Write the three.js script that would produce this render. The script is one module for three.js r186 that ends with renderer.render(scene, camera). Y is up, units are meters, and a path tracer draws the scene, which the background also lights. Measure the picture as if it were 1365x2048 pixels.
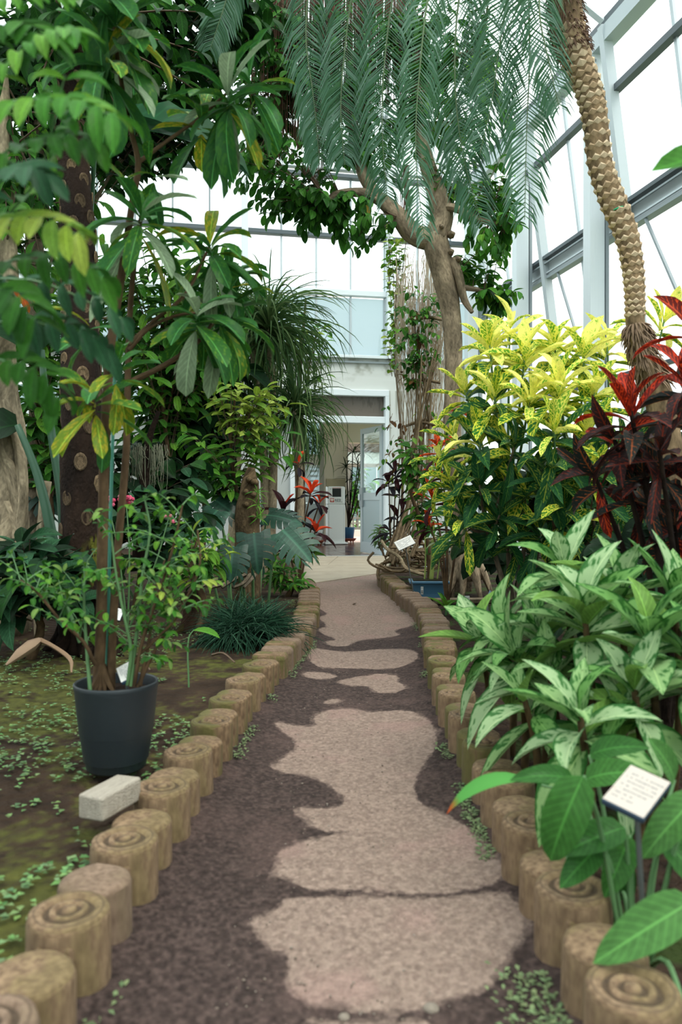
import * as THREE from 'three';
import { mergeGeometries } from 'three/addons/utils/BufferGeometryUtils.js';
import { RoundedBoxGeometry } from 'three/addons/geometries/RoundedBoxGeometry.js';

// ---------------------------------------------------------------- camera, sky, light, exposure
const scene = new THREE.Scene();
const F = 1550, CX = 682.5, HY = 1000, EYE = 1.0;          // focal length in photo pixels, horizon row, eye height in metres
const camera = new THREE.PerspectiveCamera(2 * Math.atan(1024 / F) * 180 / Math.PI, 1365 / 2048, 0.05, 300);
camera.position.set(0, EYE, 0);
camera.setViewOffset(1365, 2048, 0, 1024 - HY, 1365, 2048);
camera.focus = 6.5; camera.userData.fStop = 3.0;
{
  // even overcast: brighter towards the zenith all the way round
  const w = 64, h = 64, d = new Float32Array(w * h * 4);
  for (let j = 0; j < h; j++) for (let i = 0; i < w; i++) {
    const s = Math.max(0, Math.sin(((j + 0.5) / h - 0.5) * Math.PI)), L = 0.75 + 0.55 * s, k = (j * w + i) * 4;
    d[k] = L * 0.965; d[k + 1] = L; d[k + 2] = L * 1.02; d[k + 3] = 1;
  }
  const sky = new THREE.DataTexture(d, w, h, THREE.RGBAFormat, THREE.FloatType);
  sky.mapping = THREE.EquirectangularReflectionMapping; sky.magFilter = THREE.LinearFilter; sky.needsUpdate = true;
  scene.background = sky;
}
const sun = new THREE.DirectionalLight(0xfff6ea, 1.0);     // the sun behind thin cloud: very soft
sun.position.set(9, 20, 2); sun.target.position.set(0, 0, -6); sun.shadow.radius = 70;
sun.castShadow = true; sun.shadow.mapSize.set(2048, 2048);
Object.assign(sun.shadow.camera, { left: -16, right: 16, top: 16, bottom: -16, near: 1, far: 60 });
scene.add(sun, sun.target);
const renderer = new THREE.WebGLRenderer({ antialias: true });
renderer.toneMapping = THREE.LinearToneMapping;
renderer.toneMappingExposure = 2.55;
renderer.shadowMap.enabled = true;

// ---------------------------------------------------------------- helpers
const V = (x, y, z) => new THREE.Vector3(x, y, z);
const P = (px, py, d) => V((px - CX) / F * d, EYE - (py - HY) / F * d, -d);          // the point at that depth
const G = (px, py, h = 0) => P(px, py, (EYE - h) * F / (py - HY));                  // the point at that height above the path
function rng(seed) { let a = seed >>> 0; return () => { a = (a + 0x6D2B79F5) | 0; let t = Math.imul(a ^ (a >>> 15), 1 | a); t = (t + Math.imul(t ^ (t >>> 7), 61 | t)) ^ t; return ((t ^ (t >>> 14)) >>> 0) / 4294967296; }; }
const hash = (x, y, z) => { let h = Math.imul(x, 374761393) + Math.imul(y, 668265263) + Math.imul(z, 2147483647 - 1013); h = Math.imul(h ^ (h >>> 13), 1274126177); return ((h ^ (h >>> 16)) >>> 0) / 4294967296; };
const sm = (t) => t * t * (3 - 2 * t), lerp = (a, b, t) => a + (b - a) * t, clamp = (x, a = 0, b = 1) => Math.min(b, Math.max(a, x));
const step = (a, b, x) => sm(clamp((x - a) / (b - a)));
function noise(x, y, z = 0) {
  const i = Math.floor(x), j = Math.floor(y), k = Math.floor(z), u = sm(x - i), v = sm(y - j), w = sm(z - k);
  const c = (a, b, d) => hash(i + a, j + b, k + d);
  return lerp(lerp(lerp(c(0, 0, 0), c(1, 0, 0), u), lerp(c(0, 1, 0), c(1, 1, 0), u), v), lerp(lerp(c(0, 0, 1), c(1, 0, 1), u), lerp(c(0, 1, 1), c(1, 1, 1), u), v), w);
}
const fbm = (x, y, z = 0, n = 4) => { let s = 0, a = 0.5, t = 0; for (let i = 0; i < n; i++) { s += a * noise(x, y, z + i * 7.3); t += a; x *= 2.03; y *= 2.03; z *= 2.03; a *= 0.5; } return s / t; };

function tex(w, h, fn, { srgb = true, repeat } = {}) {
  const d = new Uint8Array(w * h * 4);
  for (let j = 0; j < h; j++) for (let i = 0; i < w; i++) {
    const c = fn((i + 0.5) / w, (j + 0.5) / h), k = (j * w + i) * 4;
    for (let q = 0; q < 3; q++) d[k + q] = clamp(typeof c === 'number' ? c : c[q]) * 255;
    d[k + 3] = 255;
  }
  const t = new THREE.DataTexture(d, w, h); t.magFilter = THREE.LinearFilter; t.minFilter = THREE.LinearMipmapLinearFilter; t.generateMipmaps = true;
  if (srgb) t.colorSpace = THREE.SRGBColorSpace;
  t.wrapS = t.wrapT = THREE.RepeatWrapping; if (repeat) t.repeat.set(...repeat);
  t.needsUpdate = true; return t;
}
const mixc = (a, b, t) => [lerp(a[0], b[0], t), lerp(a[1], b[1], t), lerp(a[2], b[2], t)];
const tileable = (fn) => (u, v) => { const a = step(0, 0.25, u), b = step(0, 0.25, v); const f = (x, y) => fn(x, y); return lerp(lerp(f(u + 1, v + 1), f(u, v + 1), a), lerp(f(u + 1, v), f(u, v), a), b); };
function mat(color, o = {}) { const m = new (o.transmission || o.clearcoat || o.sheen || o.specularIntensity !== undefined ? THREE.MeshPhysicalMaterial : THREE.MeshStandardMaterial)({ color, roughness: 0.8, ...o }); m.side = THREE.DoubleSide; return m; }

const used = {};
const numbered = (n) => { used[n] = (used[n] || 0) + 1; return used[n] === 1 ? n : n + '_' + String(used[n] - 1).padStart(3, '0'); };
function tag(o, label, category, group, kind) { if (label) o.userData.label = label; if (category) o.userData.category = category; if (group) o.userData.group = group; if (kind) o.userData.kind = kind; return o; }
function thing(name, label, category, pos = [0, 0, 0], o = {}) {
  const g = new THREE.Group(); g.name = numbered(name);
  if (pos.isVector3) g.position.copy(pos); else g.position.set(...pos);
  if (o.turn) g.rotation.y = o.turn;
  tag(g, label, category, o.group, o.kind); scene.add(g); return g;
}
function part(parent, name, geo, material, pos, o = {}) {
  const m = new THREE.Mesh(geo, material); m.name = parent === scene ? numbered(name) : name;
  if (pos) { if (pos.isVector3) m.position.copy(pos); else m.position.set(...pos); }
  if (o.rot) m.rotation.set(...o.rot);
  if (o.scale) m.scale.set(...[].concat(o.scale, o.scale, o.scale).slice(0, 3));
  if (o.label) m.userData.label = o.label; if (o.kind) m.userData.kind = o.kind;
  parent.add(m); return m;
}
const boxCache = new Map();
function box(w, h, d, r = 0) { const k = [w, h, d, r].map((x) => x.toFixed(4)).join(); if (!boxCache.has(k)) boxCache.set(k, r ? new RoundedBoxGeometry(w, h, d, 2, r) : new THREE.BoxGeometry(w, h, d)); return boxCache.get(k); }
function span(parent, name, x0, x1, y0, y1, z0, z1, material, o = {}) { return part(parent, name, box(Math.abs(x1 - x0), Math.abs(y1 - y0), Math.abs(z1 - z0), o.r || 0), material, [(x0 + x1) / 2, (y0 + y1) / 2, (z0 + z1) / 2], o); }
function bar(parent, name, a, b, w, h, material) {        // a rectangular bar from a to b
  const m = part(parent, name, box(w, h, a.distanceTo(b)), material); m.position.copy(a).add(b).multiplyScalar(0.5);
  m.quaternion.copy(orient(b.clone().sub(a), V(0, 1, 0))); return m;
}
const M4 = new THREE.Matrix4();
function orient(dir, up) {
  const z = dir.clone().normalize(); let x = V(0, 0, 0).crossVectors(up, z); if (x.lengthSq() < 1e-6) x.crossVectors(V(1, 0, 0.01), z); x.normalize();
  const y = V(0, 0, 0).crossVectors(z, x); return new THREE.Quaternion().setFromRotationMatrix(M4.makeBasis(x, y, z));
}
// a tapered, optionally knobbly tube through points; uv in metres
function tube(pts, rad, { seg = 7, div = 4, bump = 0, freq = 6, seed = 0, cap = true, ridges = 0 } = {}) {
  const curve = pts.length > 2 ? new THREE.CatmullRomCurve3(pts, false, 'centripetal') : new THREE.LineCurve3(pts[0], pts[1]);
  const n = Math.max(1, (pts.length - 1) * div), pos = [], uv = [], idx = []; rad = [].concat(rad);
  let prev = null, t0 = null, nrm = V(0, 0, 0), len = 0;
  for (let i = 0; i <= n; i++) {
    const u = i / n, p = curve.getPoint(u), t = curve.getTangent(u); if (prev) len += p.distanceTo(prev); prev = p;
    if (!t0) { nrm.crossVectors(t, Math.abs(t.y) < 0.9 ? V(0, 1, 0) : V(1, 0, 0)).normalize(); } else nrm.addScaledVector(t, -nrm.dot(t)).normalize();
    t0 = t; const bn = V(0, 0, 0).crossVectors(t, nrm), f = u * (rad.length - 1), k = Math.min(rad.length - 2, Math.floor(f)), r0 = rad.length === 1 ? rad[0] : lerp(rad[k], rad[k + 1], f - k);
    for (let j = 0; j <= seg; j++) {
      const a = (j % seg) / seg * Math.PI * 2, c = Math.cos(a), s = Math.sin(a);
      let r = r0; if (bump) r *= 1 + bump * (fbm(c * 1.5 + seed, len * freq, s * 1.5 + seed * 1.7, 3) - 0.5) * 2; if (ridges) r *= 1 + 0.14 * Math.pow(Math.abs(Math.sin(a * ridges / 2 + len * 2.2 + seed)), 0.6) - 0.07;
      pos.push(p.x + (nrm.x * c + bn.x * s) * r, p.y + (nrm.y * c + bn.y * s) * r, p.z + (nrm.z * c + bn.z * s) * r); uv.push(j / seg * Math.max(0.02, r0 * 6.283), len);
    }
    if (i) for (let j = 0; j < seg; j++) { const a = (i - 1) * (seg + 1) + j, b = a + seg + 1; idx.push(a, b, a + 1, b, b + 1, a + 1); }
  }
  if (cap) for (const e of [0, n]) { const c = pos.length / 3, p = e ? pts[pts.length - 1] : pts[0]; pos.push(p.x, p.y, p.z); uv.push(0, 0); for (let j = 0; j < seg; j++) { const a = e * (seg + 1) + j; e ? idx.push(a, c, a + 1) : idx.push(a, a + 1, c); } }
  const g = new THREE.BufferGeometry(); g.setAttribute('position', new THREE.Float32BufferAttribute(pos, 3)); g.setAttribute('uv', new THREE.Float32BufferAttribute(uv, 2)); g.setIndex(idx); g.computeVertexNormals(); return g;
}
function grid(nx, ny, fn) {                                // fn(u, v) -> [x, y, z, s, t]
  const pos = [], uv = [], idx = [];
  for (let j = 0; j <= ny; j++) for (let i = 0; i <= nx; i++) { const q = fn(i / nx, j / ny); pos.push(q[0], q[1], q[2]); uv.push(q[3], q[4]); }
  for (let j = 0; j < ny; j++) for (let i = 0; i < nx; i++) { const a = j * (nx + 1) + i, b = a + nx + 1; idx.push(a, a + 1, b, b, a + 1, b + 1); }
  const g = new THREE.BufferGeometry(); g.setAttribute('position', new THREE.Float32BufferAttribute(pos, 3)); g.setAttribute('uv', new THREE.Float32BufferAttribute(uv, 2)); g.setIndex(idx); g.computeVertexNormals(); return g;
}
const profiles = {
  lance: (t) => Math.pow(Math.sin(Math.PI * Math.pow(t, 0.85)), 0.95),
  oblance: (t) => Math.min(1, 1.55 * Math.pow(t, 0.85) * Math.pow(1 - t, 0.42)),
  ellip: (t) => Math.pow(Math.sin(Math.PI * t), 0.7),
  ovate: (t) => Math.min(1, 1.75 * Math.pow(t, 0.45) * Math.pow(1 - t, 0.75)),
  heart: (t) => Math.min(1, 2.1 * Math.pow(t + 0.02, 0.35) * Math.pow(1 - t, 0.72)),
  strap: (t) => Math.min(1, 0.45 + t * 4) * Math.pow(1 - t * t * t, 0.8),
};
const leafCache = new Map();
function leafGeo(shape, { rows = 6, bend = 0.6, fold = 0.22, wave = 0, pet = 0.0, twist = 0, cols = 1, asp = 0.36 } = {}) {
  const key = JSON.stringify([shape, rows, bend, fold, wave, pet, twist, cols, asp]); if (leafCache.has(key)) return leafCache.get(key);
  const pos = [], uv = [], idx = [], w = profiles[shape], nc = cols * 2 + 1; let y = 0, z = 0;
  for (let i = 0; i <= rows; i++) {
    const t = i / rows, tb = pet ? (t <= pet ? 0 : (t - pet) / (1 - pet)) : t, half = 0.5 * (pet && t <= pet ? 0.06 : Math.max(i === rows ? 0 : 0.04, w(tb)));
    const tw = twist * t;
    for (let j = 0; j < nc; j++) {
      const s = (j - cols) / cols, x = s * half, up = asp * (Math.abs(s) * half * fold * 3.4 + (j !== cols ? 1.6 * wave * half * Math.sin(i * 2.4 + (s < 0 ? 1.3 : 0)) : 0));
      const a = bend * t; pos.push(x * Math.cos(tw) - up * Math.sin(tw) * 0.4, y + up * Math.cos(a) * 0.6 + x * asp * Math.sin(tw) * 0.9, z + up * Math.sin(a) * 0.6); uv.push(0.5 + s * 0.5 * (half ? 1 : 0), pet ? tb : t);
    }
    const a = bend * (t + 0.5 / rows); y -= Math.sin(a) / rows; z += Math.cos(a) / rows;
    if (i) for (let j = 0; j < nc - 1; j++) { const p = (i - 1) * nc + j, q = p + nc; if (i < rows) idx.push(p, q, p + 1, p + 1, q, q + 1); else idx.push(p, q + (j < cols ? 1 : 0), p + 1); }
  }
  const g = new THREE.BufferGeometry(); g.setAttribute('position', new THREE.Float32BufferAttribute(pos, 3)); g.setAttribute('uv', new THREE.Float32BufferAttribute(uv, 2)); g.setIndex(idx); g.computeVertexNormals();
  leafCache.set(key, g); return g;
}
const pick = (a, r) => a[Math.min(a.length - 1, Math.floor(r * a.length))];

// a plant collects its leaves; the 300 that show largest become meshes of their own, the rest one part
class Plant {
  constructor(name, label, category, base, group) { this.g = thing(name, label, category, base, { group }); this.b = this.g.position; this.leaves = []; }
  at(p) { return p.clone().sub(this.b); }
  tube(name, pts, rad, material, o = {}) { return part(o.parent || this.g, name, tube(pts.map((p) => this.at(p)), rad, o), material, null, o); }
  leaf(p, dir, nrm, len, wid, geo, material, name = 'leaf', parent = null) {
    const m = new THREE.Matrix4().compose(this.at(p), orient(dir, nrm), V(wid, len, len));
    this.leaves.push({ m, geo, material, name, parent, s: Math.sqrt(len * wid) / Math.max(0.4, -p.z) }); return this;
  }
  done(limit = 300) {
    const a = this.leaves.sort((p, q) => q.s - p.s);
    for (const l of a.slice(0, limit)) { const o = new THREE.Mesh(l.geo, l.material); o.name = l.name; l.m.decompose(o.position, o.quaternion, o.scale); (l.parent || this.g).add(o); }
    const rest = a.slice(limit); if (rest.length) {
      const by = new Map(); for (const l of rest) { if (!by.has(l.material)) by.set(l.material, []); by.get(l.material).push(l.geo.clone().applyMatrix4(l.m)); }
      part(this.g, a[0].name === 'leaf' ? 'small_foliage' : a[0].name + 's', mergeGeometries([...by.values()].map((x) => mergeGeometries(x)), true), [...by.keys()], null, { kind: 'stuff' });
    }
    return this.g;
  }
}
function perp(axis) { const x = V(0, 0, 0).crossVectors(axis, Math.abs(axis.y) < 0.9 ? V(0, 1, 0) : V(1, 0, 0)).normalize(); return [x, V(0, 0, 0).crossVectors(axis, x)]; }
// leaves round a growing tip: from e0 (inner) to e1 (outer) radians away from the axis
function rosette(pl, p, axis, R, { n = 12, e0 = 0.3, e1 = 1.7, len = 0.25, wid = 0.07, geos, mats, rise = 0, inner = 0.75, jit = 0.22, matAt, side, name }) {
  axis = axis.clone().normalize(); const [x, y] = perp(axis), ph0 = R() * 6.28;
  for (let i = 0; i < n; i++) {
    const t = n > 1 ? i / (n - 1) : 0.5, ph = ph0 + i * 2.39996 + (R() - 0.5) * 0.4, a = lerp(e0, e1, t) + (R() - 0.5) * 2 * jit;
    const rad = x.clone().multiplyScalar(Math.cos(ph)).addScaledVector(y, Math.sin(ph));
    const dir = axis.clone().multiplyScalar(Math.cos(a)).addScaledVector(rad, Math.sin(a)), nrm = axis.clone().multiplyScalar(Math.sin(a)).addScaledVector(rad, -Math.cos(a));
    nrm.addScaledVector(x, (R() - 0.5) * 0.5).addScaledVector(y, (R() - 0.5) * 0.5);
    const k = lerp(inner, 1, t) * (0.8 + R() * 0.35);
    pl.leaf(p.clone().addScaledVector(axis, -rise * t), dir, nrm, len * k, wid * k * (0.88 + R() * 0.24), pick(geos, R()), matAt ? matAt(t, R) : pick(mats, R()), name);
  }
}
// a leafy twig
function spray(pl, a, b, R, { n = 10, len = 0.12, wid = 0.055, geos, mats, twig, r = 0.006, sag = 0.05, start = 0.25, droop = 0.5, lay = 0.5, name }) {
  const mid = a.clone().lerp(b, 0.55); mid.y += sag * a.distanceTo(b) * 2; const c = new THREE.QuadraticBezierCurve3(a, mid, b);
  if (twig) pl.tube('twig', [a, c.getPoint(0.35), c.getPoint(0.7), b], [r, r * 0.7, r * 0.3], twig, { seg: 4, div: 2, cap: false });
  for (let i = 0; i < n; i++) {
    const t = n > 1 ? start + (1 - start) * i / (n - 1) : 1, p = c.getPoint(t), tn = c.getTangent(t); const [x, y] = perp(tn.normalize()), ph = i * 2.6 + R();
    const out = x.multiplyScalar(Math.cos(ph)).addScaledVector(y, Math.sin(ph)); out.y *= lay; out.normalize();
    const dir = tn.clone().multiplyScalar(i === n - 1 ? 1.2 : 0.6).addScaledVector(out, 0.9); dir.y -= droop * (0.5 + R()); dir.normalize();
    const nrm = V((R() - 0.5) * 0.9, 1, (R() - 0.5) * 0.9 + 0.35), k = 0.75 + R() * 0.45;
    pl.leaf(p, dir, nrm, len * k, wid * k, pick(geos, R()), pick(mats, R()), name);
  }
}
const around = (R, c, rx, ry, rz) => { let x, y, z; do { x = R() * 2 - 1; y = R() * 2 - 1; z = R() * 2 - 1; } while (x * x + y * y + z * z > 1); return V(c.x + x * rx, c.y + y * ry, c.z + z * rz); };

// ---------------------------------------------------------------- materials
const grain = tex(256, 256, tileable((u, v) => fbm(u * 24, v * 24, 1, 4)), { srgb: false });
const barkTex = tex(256, 256, (u, v) => { const n = tileable((a, b) => fbm(a * 10, b * 3.2, 3, 5))(u, v), m = tileable((a, b) => fbm(a * 34, b * 18, 5, 3))(u, v); const k = 0.45 + 0.55 * n + 0.35 * (m - 0.5); return [k, k * 0.97, k * 0.93]; }, { repeat: [1 / 0.4, 1 / 0.4] });
const barkBump = tex(256, 256, tileable((u, v) => 0.6 * fbm(u * 12, v * 4, 3, 4) + 0.4 * fbm(u * 40, v * 24, 9, 3)), { srgb: false, repeat: [1 / 0.4, 1 / 0.4] });
const bark = (c, bs = 0.012, o = {}) => mat(c, { map: barkTex, bumpMap: barkBump, bumpScale: bs, roughness: 0.9, specularIntensity: 0.25, ...o });
const sideVein = (u, v, n, slope) => { const s = Math.abs(u - 0.5) * 2, q = (v * n - s * slope) % 1, f = Math.abs(((q + 1) % 1) - 0.5) * 2; return f; };   // 1 on a vein
const veinTex = tex(64, 128, (u, v) => { const s = Math.abs(u - 0.5) * 2, f = sideVein(u, v, 11, 2.2), b = 0.72 + 0.16 * Math.pow(f, 6) + 0.18 * (fbm(u * 8, v * 16, 2, 3) - 0.5), k = lerp(1, b, step(0.02, 0.09, s)); return [k, k, k * 0.96]; });
const mottled = (base, spot, n0 = 0.45, n1 = 0.6, seed = 0) => tex(64, 128, (u, v) => { const s = Math.abs(u - 0.5) * 2, f = sideVein(u, v, 9, 2.2), n = fbm(u * 7 + seed, v * 13, seed, 3) - 0.28 * Math.pow(f, 3), t = step(n0, n1, n + 0.1 * s); const c = mixc(base, spot, t), k = 0.9 + 0.2 * fbm(u * 20, v * 40, 4, 2); return mixc([c[0] * k, c[1] * k, c[2] * k], base.map((x) => Math.min(1, x * 1.5 + 0.12)), 1 - step(0.02, 0.07, s)); });
const crotonTex = (body, vein, amount, seed, blot = 0.5) => tex(64, 128, (u, v) => {
  const s = Math.abs(u - 0.5) * 2, f = sideVein(u, v + 0.02 * (noise(u * 9, v * 20, seed) - 0.5), 10, 2.0), n = fbm(u * 9 + seed, v * 20, seed, 3);
  let t = Math.max(1 - step(0.04, 0.13 + 0.1 * amount, s), step(0.9 - 0.5 * amount, 0.99 - 0.25 * amount, f + (n - 0.5) * 0.8), step(0.88 - blot * amount, 1 - blot * amount, n + 0.25 * s * s)); const k = 0.88 + 0.24 * fbm(u * 20, v * 40, 4, 2);
  const c = mixc(body, vein, t); return [c[0] * k, c[1] * k, c[2] * k];
});
const aglaoTex = tex(64, 128, (u, v) => { const s = Math.abs(u - 0.5) * 2, f = sideVein(u, v, 8, 2.6), n = fbm(u * 10, v * 14 - s * 3, 3, 4); const t = 0.9 * step(0.47, 0.68, n - 0.14 * f + 0.35 * Math.pow(s, 5)); const c = mixc([0.63, 0.73, 0.54], [0.21, 0.41, 0.19], clamp(t + step(0.84, 1, s) * 0.9)); return mixc([0.8, 0.88, 0.66], c, step(0.01, 0.06, s)); });
function leafMat(color, o = {}) { return mat(color, { map: veinTex, roughness: 0.95, transmission: 0.3, thickness: 0, ior: 1.4, specularIntensity: 0.22, clearcoat: 0.14, clearcoatRoughness: 0.25, ...o }); }
const lm = {
  deep: [leafMat('#2a5a26'), leafMat('#214a20'), leafMat('#356a2a')],
  mid: [leafMat('#44832f'), leafMat('#529233'), leafMat('#386f2c')],
  bright: [leafMat('#68ac38'), leafMat('#80bd42'), leafMat('#529a34')],
  lime: [leafMat('#b2d350'), leafMat('#c6dd62'), leafMat('#93c350')],
  blue: [leafMat('#3c6f4c'), leafMat('#4a7e5a'), leafMat('#2f5f3e')],
  monstera: [leafMat('#41705c', { clearcoat: 0.8, clearcoatRoughness: 0.28, transmission: 0.12, clearcoat: 0.5 }), leafMat('#2f5546', { clearcoat: 0.5, clearcoatRoughness: 0.28, transmission: 0.15 })],
  dark: [leafMat('#1b3c1f'), leafMat('#234a2a'), leafMat('#16331b')],
  palm: [leafMat('#456a50', { map: null, transmission: 0.28 }), leafMat('#375c3c', { map: null, transmission: 0.28 }), leafMat('#5f7d69', { map: null, transmission: 0.28 })],
  brown: [leafMat('#6d4a2c'), leafMat('#8a6136')],
  loquat: [leafMat('#ffffff', { map: mottled([0.17, 0.36, 0.13], [0.32, 0.47, 0.13], 0.5, 0.72, 1) }), leafMat('#ffffff', { map: mottled([0.14, 0.32, 0.13], [0.2, 0.38, 0.13], 0.4, 0.7, 2) }), leafMat('#ffffff', { map: mottled([0.19, 0.38, 0.19], [0.23, 0.43, 0.17], 0.4, 0.7, 5) })],
  loquatOld: [leafMat('#ffffff', { map: mottled([0.4, 0.5, 0.13], [0.62, 0.58, 0.15], 0.4, 0.66, 3) }), leafMat('#ffffff', { map: mottled([0.27, 0.44, 0.15], [0.5, 0.54, 0.16], 0.45, 0.7, 4) })],
  loquatBack: [leafMat('#a9c3a0', { clearcoat: 0.1 })],
  crotonYellow: [leafMat('#ffffff', { map: crotonTex([0.38, 0.62, 0.16], [0.95, 0.92, 0.42], 0.62, 1, 0.56) }), leafMat('#ffffff', { map: crotonTex([0.55, 0.74, 0.24], [0.98, 0.95, 0.5], 0.85, 2, 0.66) })],
  crotonMixed: [leafMat('#ffffff', { map: crotonTex([0.18, 0.42, 0.14], [0.86, 0.84, 0.26], 0.5, 3) }), leafMat('#ffffff', { map: crotonTex([0.26, 0.5, 0.15], [0.9, 0.87, 0.3], 0.6, 4) })],
  crotonGreen: [leafMat('#ffffff', { map: crotonTex([0.13, 0.32, 0.15], [0.6, 0.65, 0.22], 0.2, 5, 0.3) }), leafMat('#ffffff', { map: crotonTex([0.12, 0.3, 0.16], [0.3, 0.48, 0.2], 0.15, 6, 0.2) })],
  crotonRed: [leafMat('#ffffff', { map: crotonTex([0.36, 0.09, 0.06], [0.8, 0.27, 0.1], 0.3, 7, 0.3) }), leafMat('#ffffff', { map: crotonTex([0.42, 0.1, 0.06], [0.78, 0.22, 0.09], 0.38, 8) })],
  crotonDark: [leafMat('#ffffff', { map: crotonTex([0.16, 0.09, 0.085], [0.46, 0.16, 0.09], 0.1, 9, 0.15) }), leafMat('#ffffff', { map: crotonTex([0.11, 0.13, 0.115], [0.55, 0.28, 0.14], 0.08, 10, 0.12) })],
  crotonOrange: [leafMat('#ffffff', { map: crotonTex([0.28, 0.1, 0.07], [0.95, 0.36, 0.12], 0.55, 11) })],
  scarlet: [leafMat('#f0542c', { map: null }), leafMat('#d8401f', { map: null })],
  purple: [leafMat('#35303c'), leafMat('#2a2430'), leafMat('#4a2028')],
  aglao: [leafMat('#ffffff', { map: aglaoTex }), leafMat('#dcebcf', { map: aglaoTex }), leafMat('#a9cd98', { map: aglaoTex })],
  aglaoBack: [leafMat('#8fc05e')],
  spath: [leafMat('#4f8a40', { transmission: 0.18 }), leafMat('#427a38', { transmission: 0.18 }), leafMat('#629a52', { transmission: 0.18 })],
};
const bk = { grey: bark('#8b8070'), pale: bark('#cdbfa6', 0.008), ficus: bark('#b8a892', 0.003), dark: bark('#2a1f18', 0.02), twig: mat('#5d4a3a', { roughness: 0.9 }), greenstem: mat('#5a8050', { roughness: 0.6 }), cane: bark('#75604a', 0.004), vine: mat('#8d7a63', { roughness: 0.95 }), root: mat('#6f4b3a', { roughness: 1 }) };
// ---------------------------------------------------------------- ground
const TH = 11 * Math.PI / 180, CO = Math.cos(TH), SI = Math.sin(TH), WB = 13.41;    // the glasshouse stands turned by 11 degrees; its end wall lies WB metres down its own axis
const S = { kind: 'structure' };
const poly = (pts) => (d) => { for (let i = 1; i < pts.length; i++) if (d <= pts[i][0]) return lerp(pts[i - 1][1], pts[i][1], clamp((d - pts[i - 1][0]) / (pts[i][0] - pts[i - 1][0]))); return pts[pts.length - 1][1]; };
const edgeL = poly([[-3, -0.62], [1, -0.578], [1.56, -0.552], [2.4, -0.515], [3.46, -0.467], [4.08, -0.406], [4.7, -0.335], [5.15, -0.29], [6, -0.262], [6.6, -0.27], [7.35, -0.3], [8.2, -0.38], [9.3, -0.44], [14, -0.6]]);
const edgeR = poly([[-3, 0.5], [1.27, 0.5], [3, 0.5], [3.6, 0.508], [4.2, 0.546], [4.7, 0.6], [5.7, 0.685], [6.6, 0.67], [7.35, 0.605], [8.3, 0.549], [9.2, 0.525], [9.8, 0.56], [14, 0.95]]);
const wallAt = (x) => (WB - 0.02 + x * SI) / CO;
const bedL = (x, d) => 0.09 + 0.1 * step(0.4, 3.5, edgeL(d) - x) + 0.05 * (fbm(x * 1.6 + 9, d * 1.6, 2, 3) - 0.5);
const bedR = (x, d) => 0.07 + 0.06 * step(0.3, 2.5, x - edgeR(d)) + 0.05 * (fbm(x * 1.8 + 3, d * 1.8, 7, 3) - 0.5);
const onL = (px, d) => { const p = P(px, HY, d); p.y = bedL(p.x, d) - 0.01; return p; };
const onR = (px, d) => { const p = P(px, HY, d); p.y = bedR(p.x, d) - 0.01; return p; };

const mossTex = tex(1024, 1024, (u, v) => {
  const x = u * 8, y = v * 16, n = fbm(x * 1.1, y * 1.1, 2, 5), f = fbm(x * 9, y * 9, 5, 4), c = fbm(x * 40, y * 40, 8, 2);
  const soil = mixc([0.14, 0.11, 0.09], [0.3, 0.235, 0.185], f), moss = mixc([0.2, 0.21, 0.11], [0.36, 0.37, 0.17], c);
  return mixc(soil, moss, 0.85 * step(0.48, 0.62, n * 0.62 + f * 0.4 + (c - 0.5) * 0.2));
});
const soilTex = tex(512, 512, (u, v) => { const f = tileable((a, b) => fbm(a * 22, b * 22, 5, 4))(u, v), g = tileable((a, b) => fbm(a * 5, b * 5, 11, 3))(u, v); return mixc(mixc([0.12, 0.09, 0.075], [0.27, 0.21, 0.17], f), [0.2, 0.24, 0.12], step(0.56, 0.68, g)); }, { repeat: [1 / 1.2, 1 / 1.2] });
const mossMat = mat('#ffffff', { specularIntensity: 0.2, map: mossTex, bumpMap: grain, bumpScale: 0.03, roughness: 1 });
const soilMat = mat('#ffffff', { specularIntensity: 0.2, map: soilTex, bumpMap: grain, bumpScale: 0.03, roughness: 1 });
mossMat.bumpMap = grain.clone(); mossMat.bumpMap.repeat.set(10, 20); soilMat.bumpMap = grain.clone(); soilMat.bumpMap.repeat.set(2, 2);
tag(part(scene, 'garden_bed', grid(60, 110, (u, v) => { const d0 = lerp(-2.9, 13.4, v), e = edgeL(d0), x = lerp(e - 0.04, -4.4, Math.pow(u, 1.4)), d = lerp(-2.9, wallAt(x), v); return [x, bedL(x, d), -d, (x + 7) / 8, (d + 2) / 16]; }), mossMat), 'mossy brown garden bed left of the path', 'ground', null, 'structure');
tag(part(scene, 'garden_bed', grid(50, 110, (u, v) => { const d0 = lerp(-2.9, 13.4, v), e = edgeR(d0), x = lerp(e + 0.04, 4.2 + 0.19 * d0, Math.pow(u, 1.3)), d = lerp(-2.9, Math.min(14.4, wallAt(x)), v); return [x, bedR(x, d), -d, x, d]; }), soilMat), 'dark soil garden bed right of the path', 'ground', null, 'structure');

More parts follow.
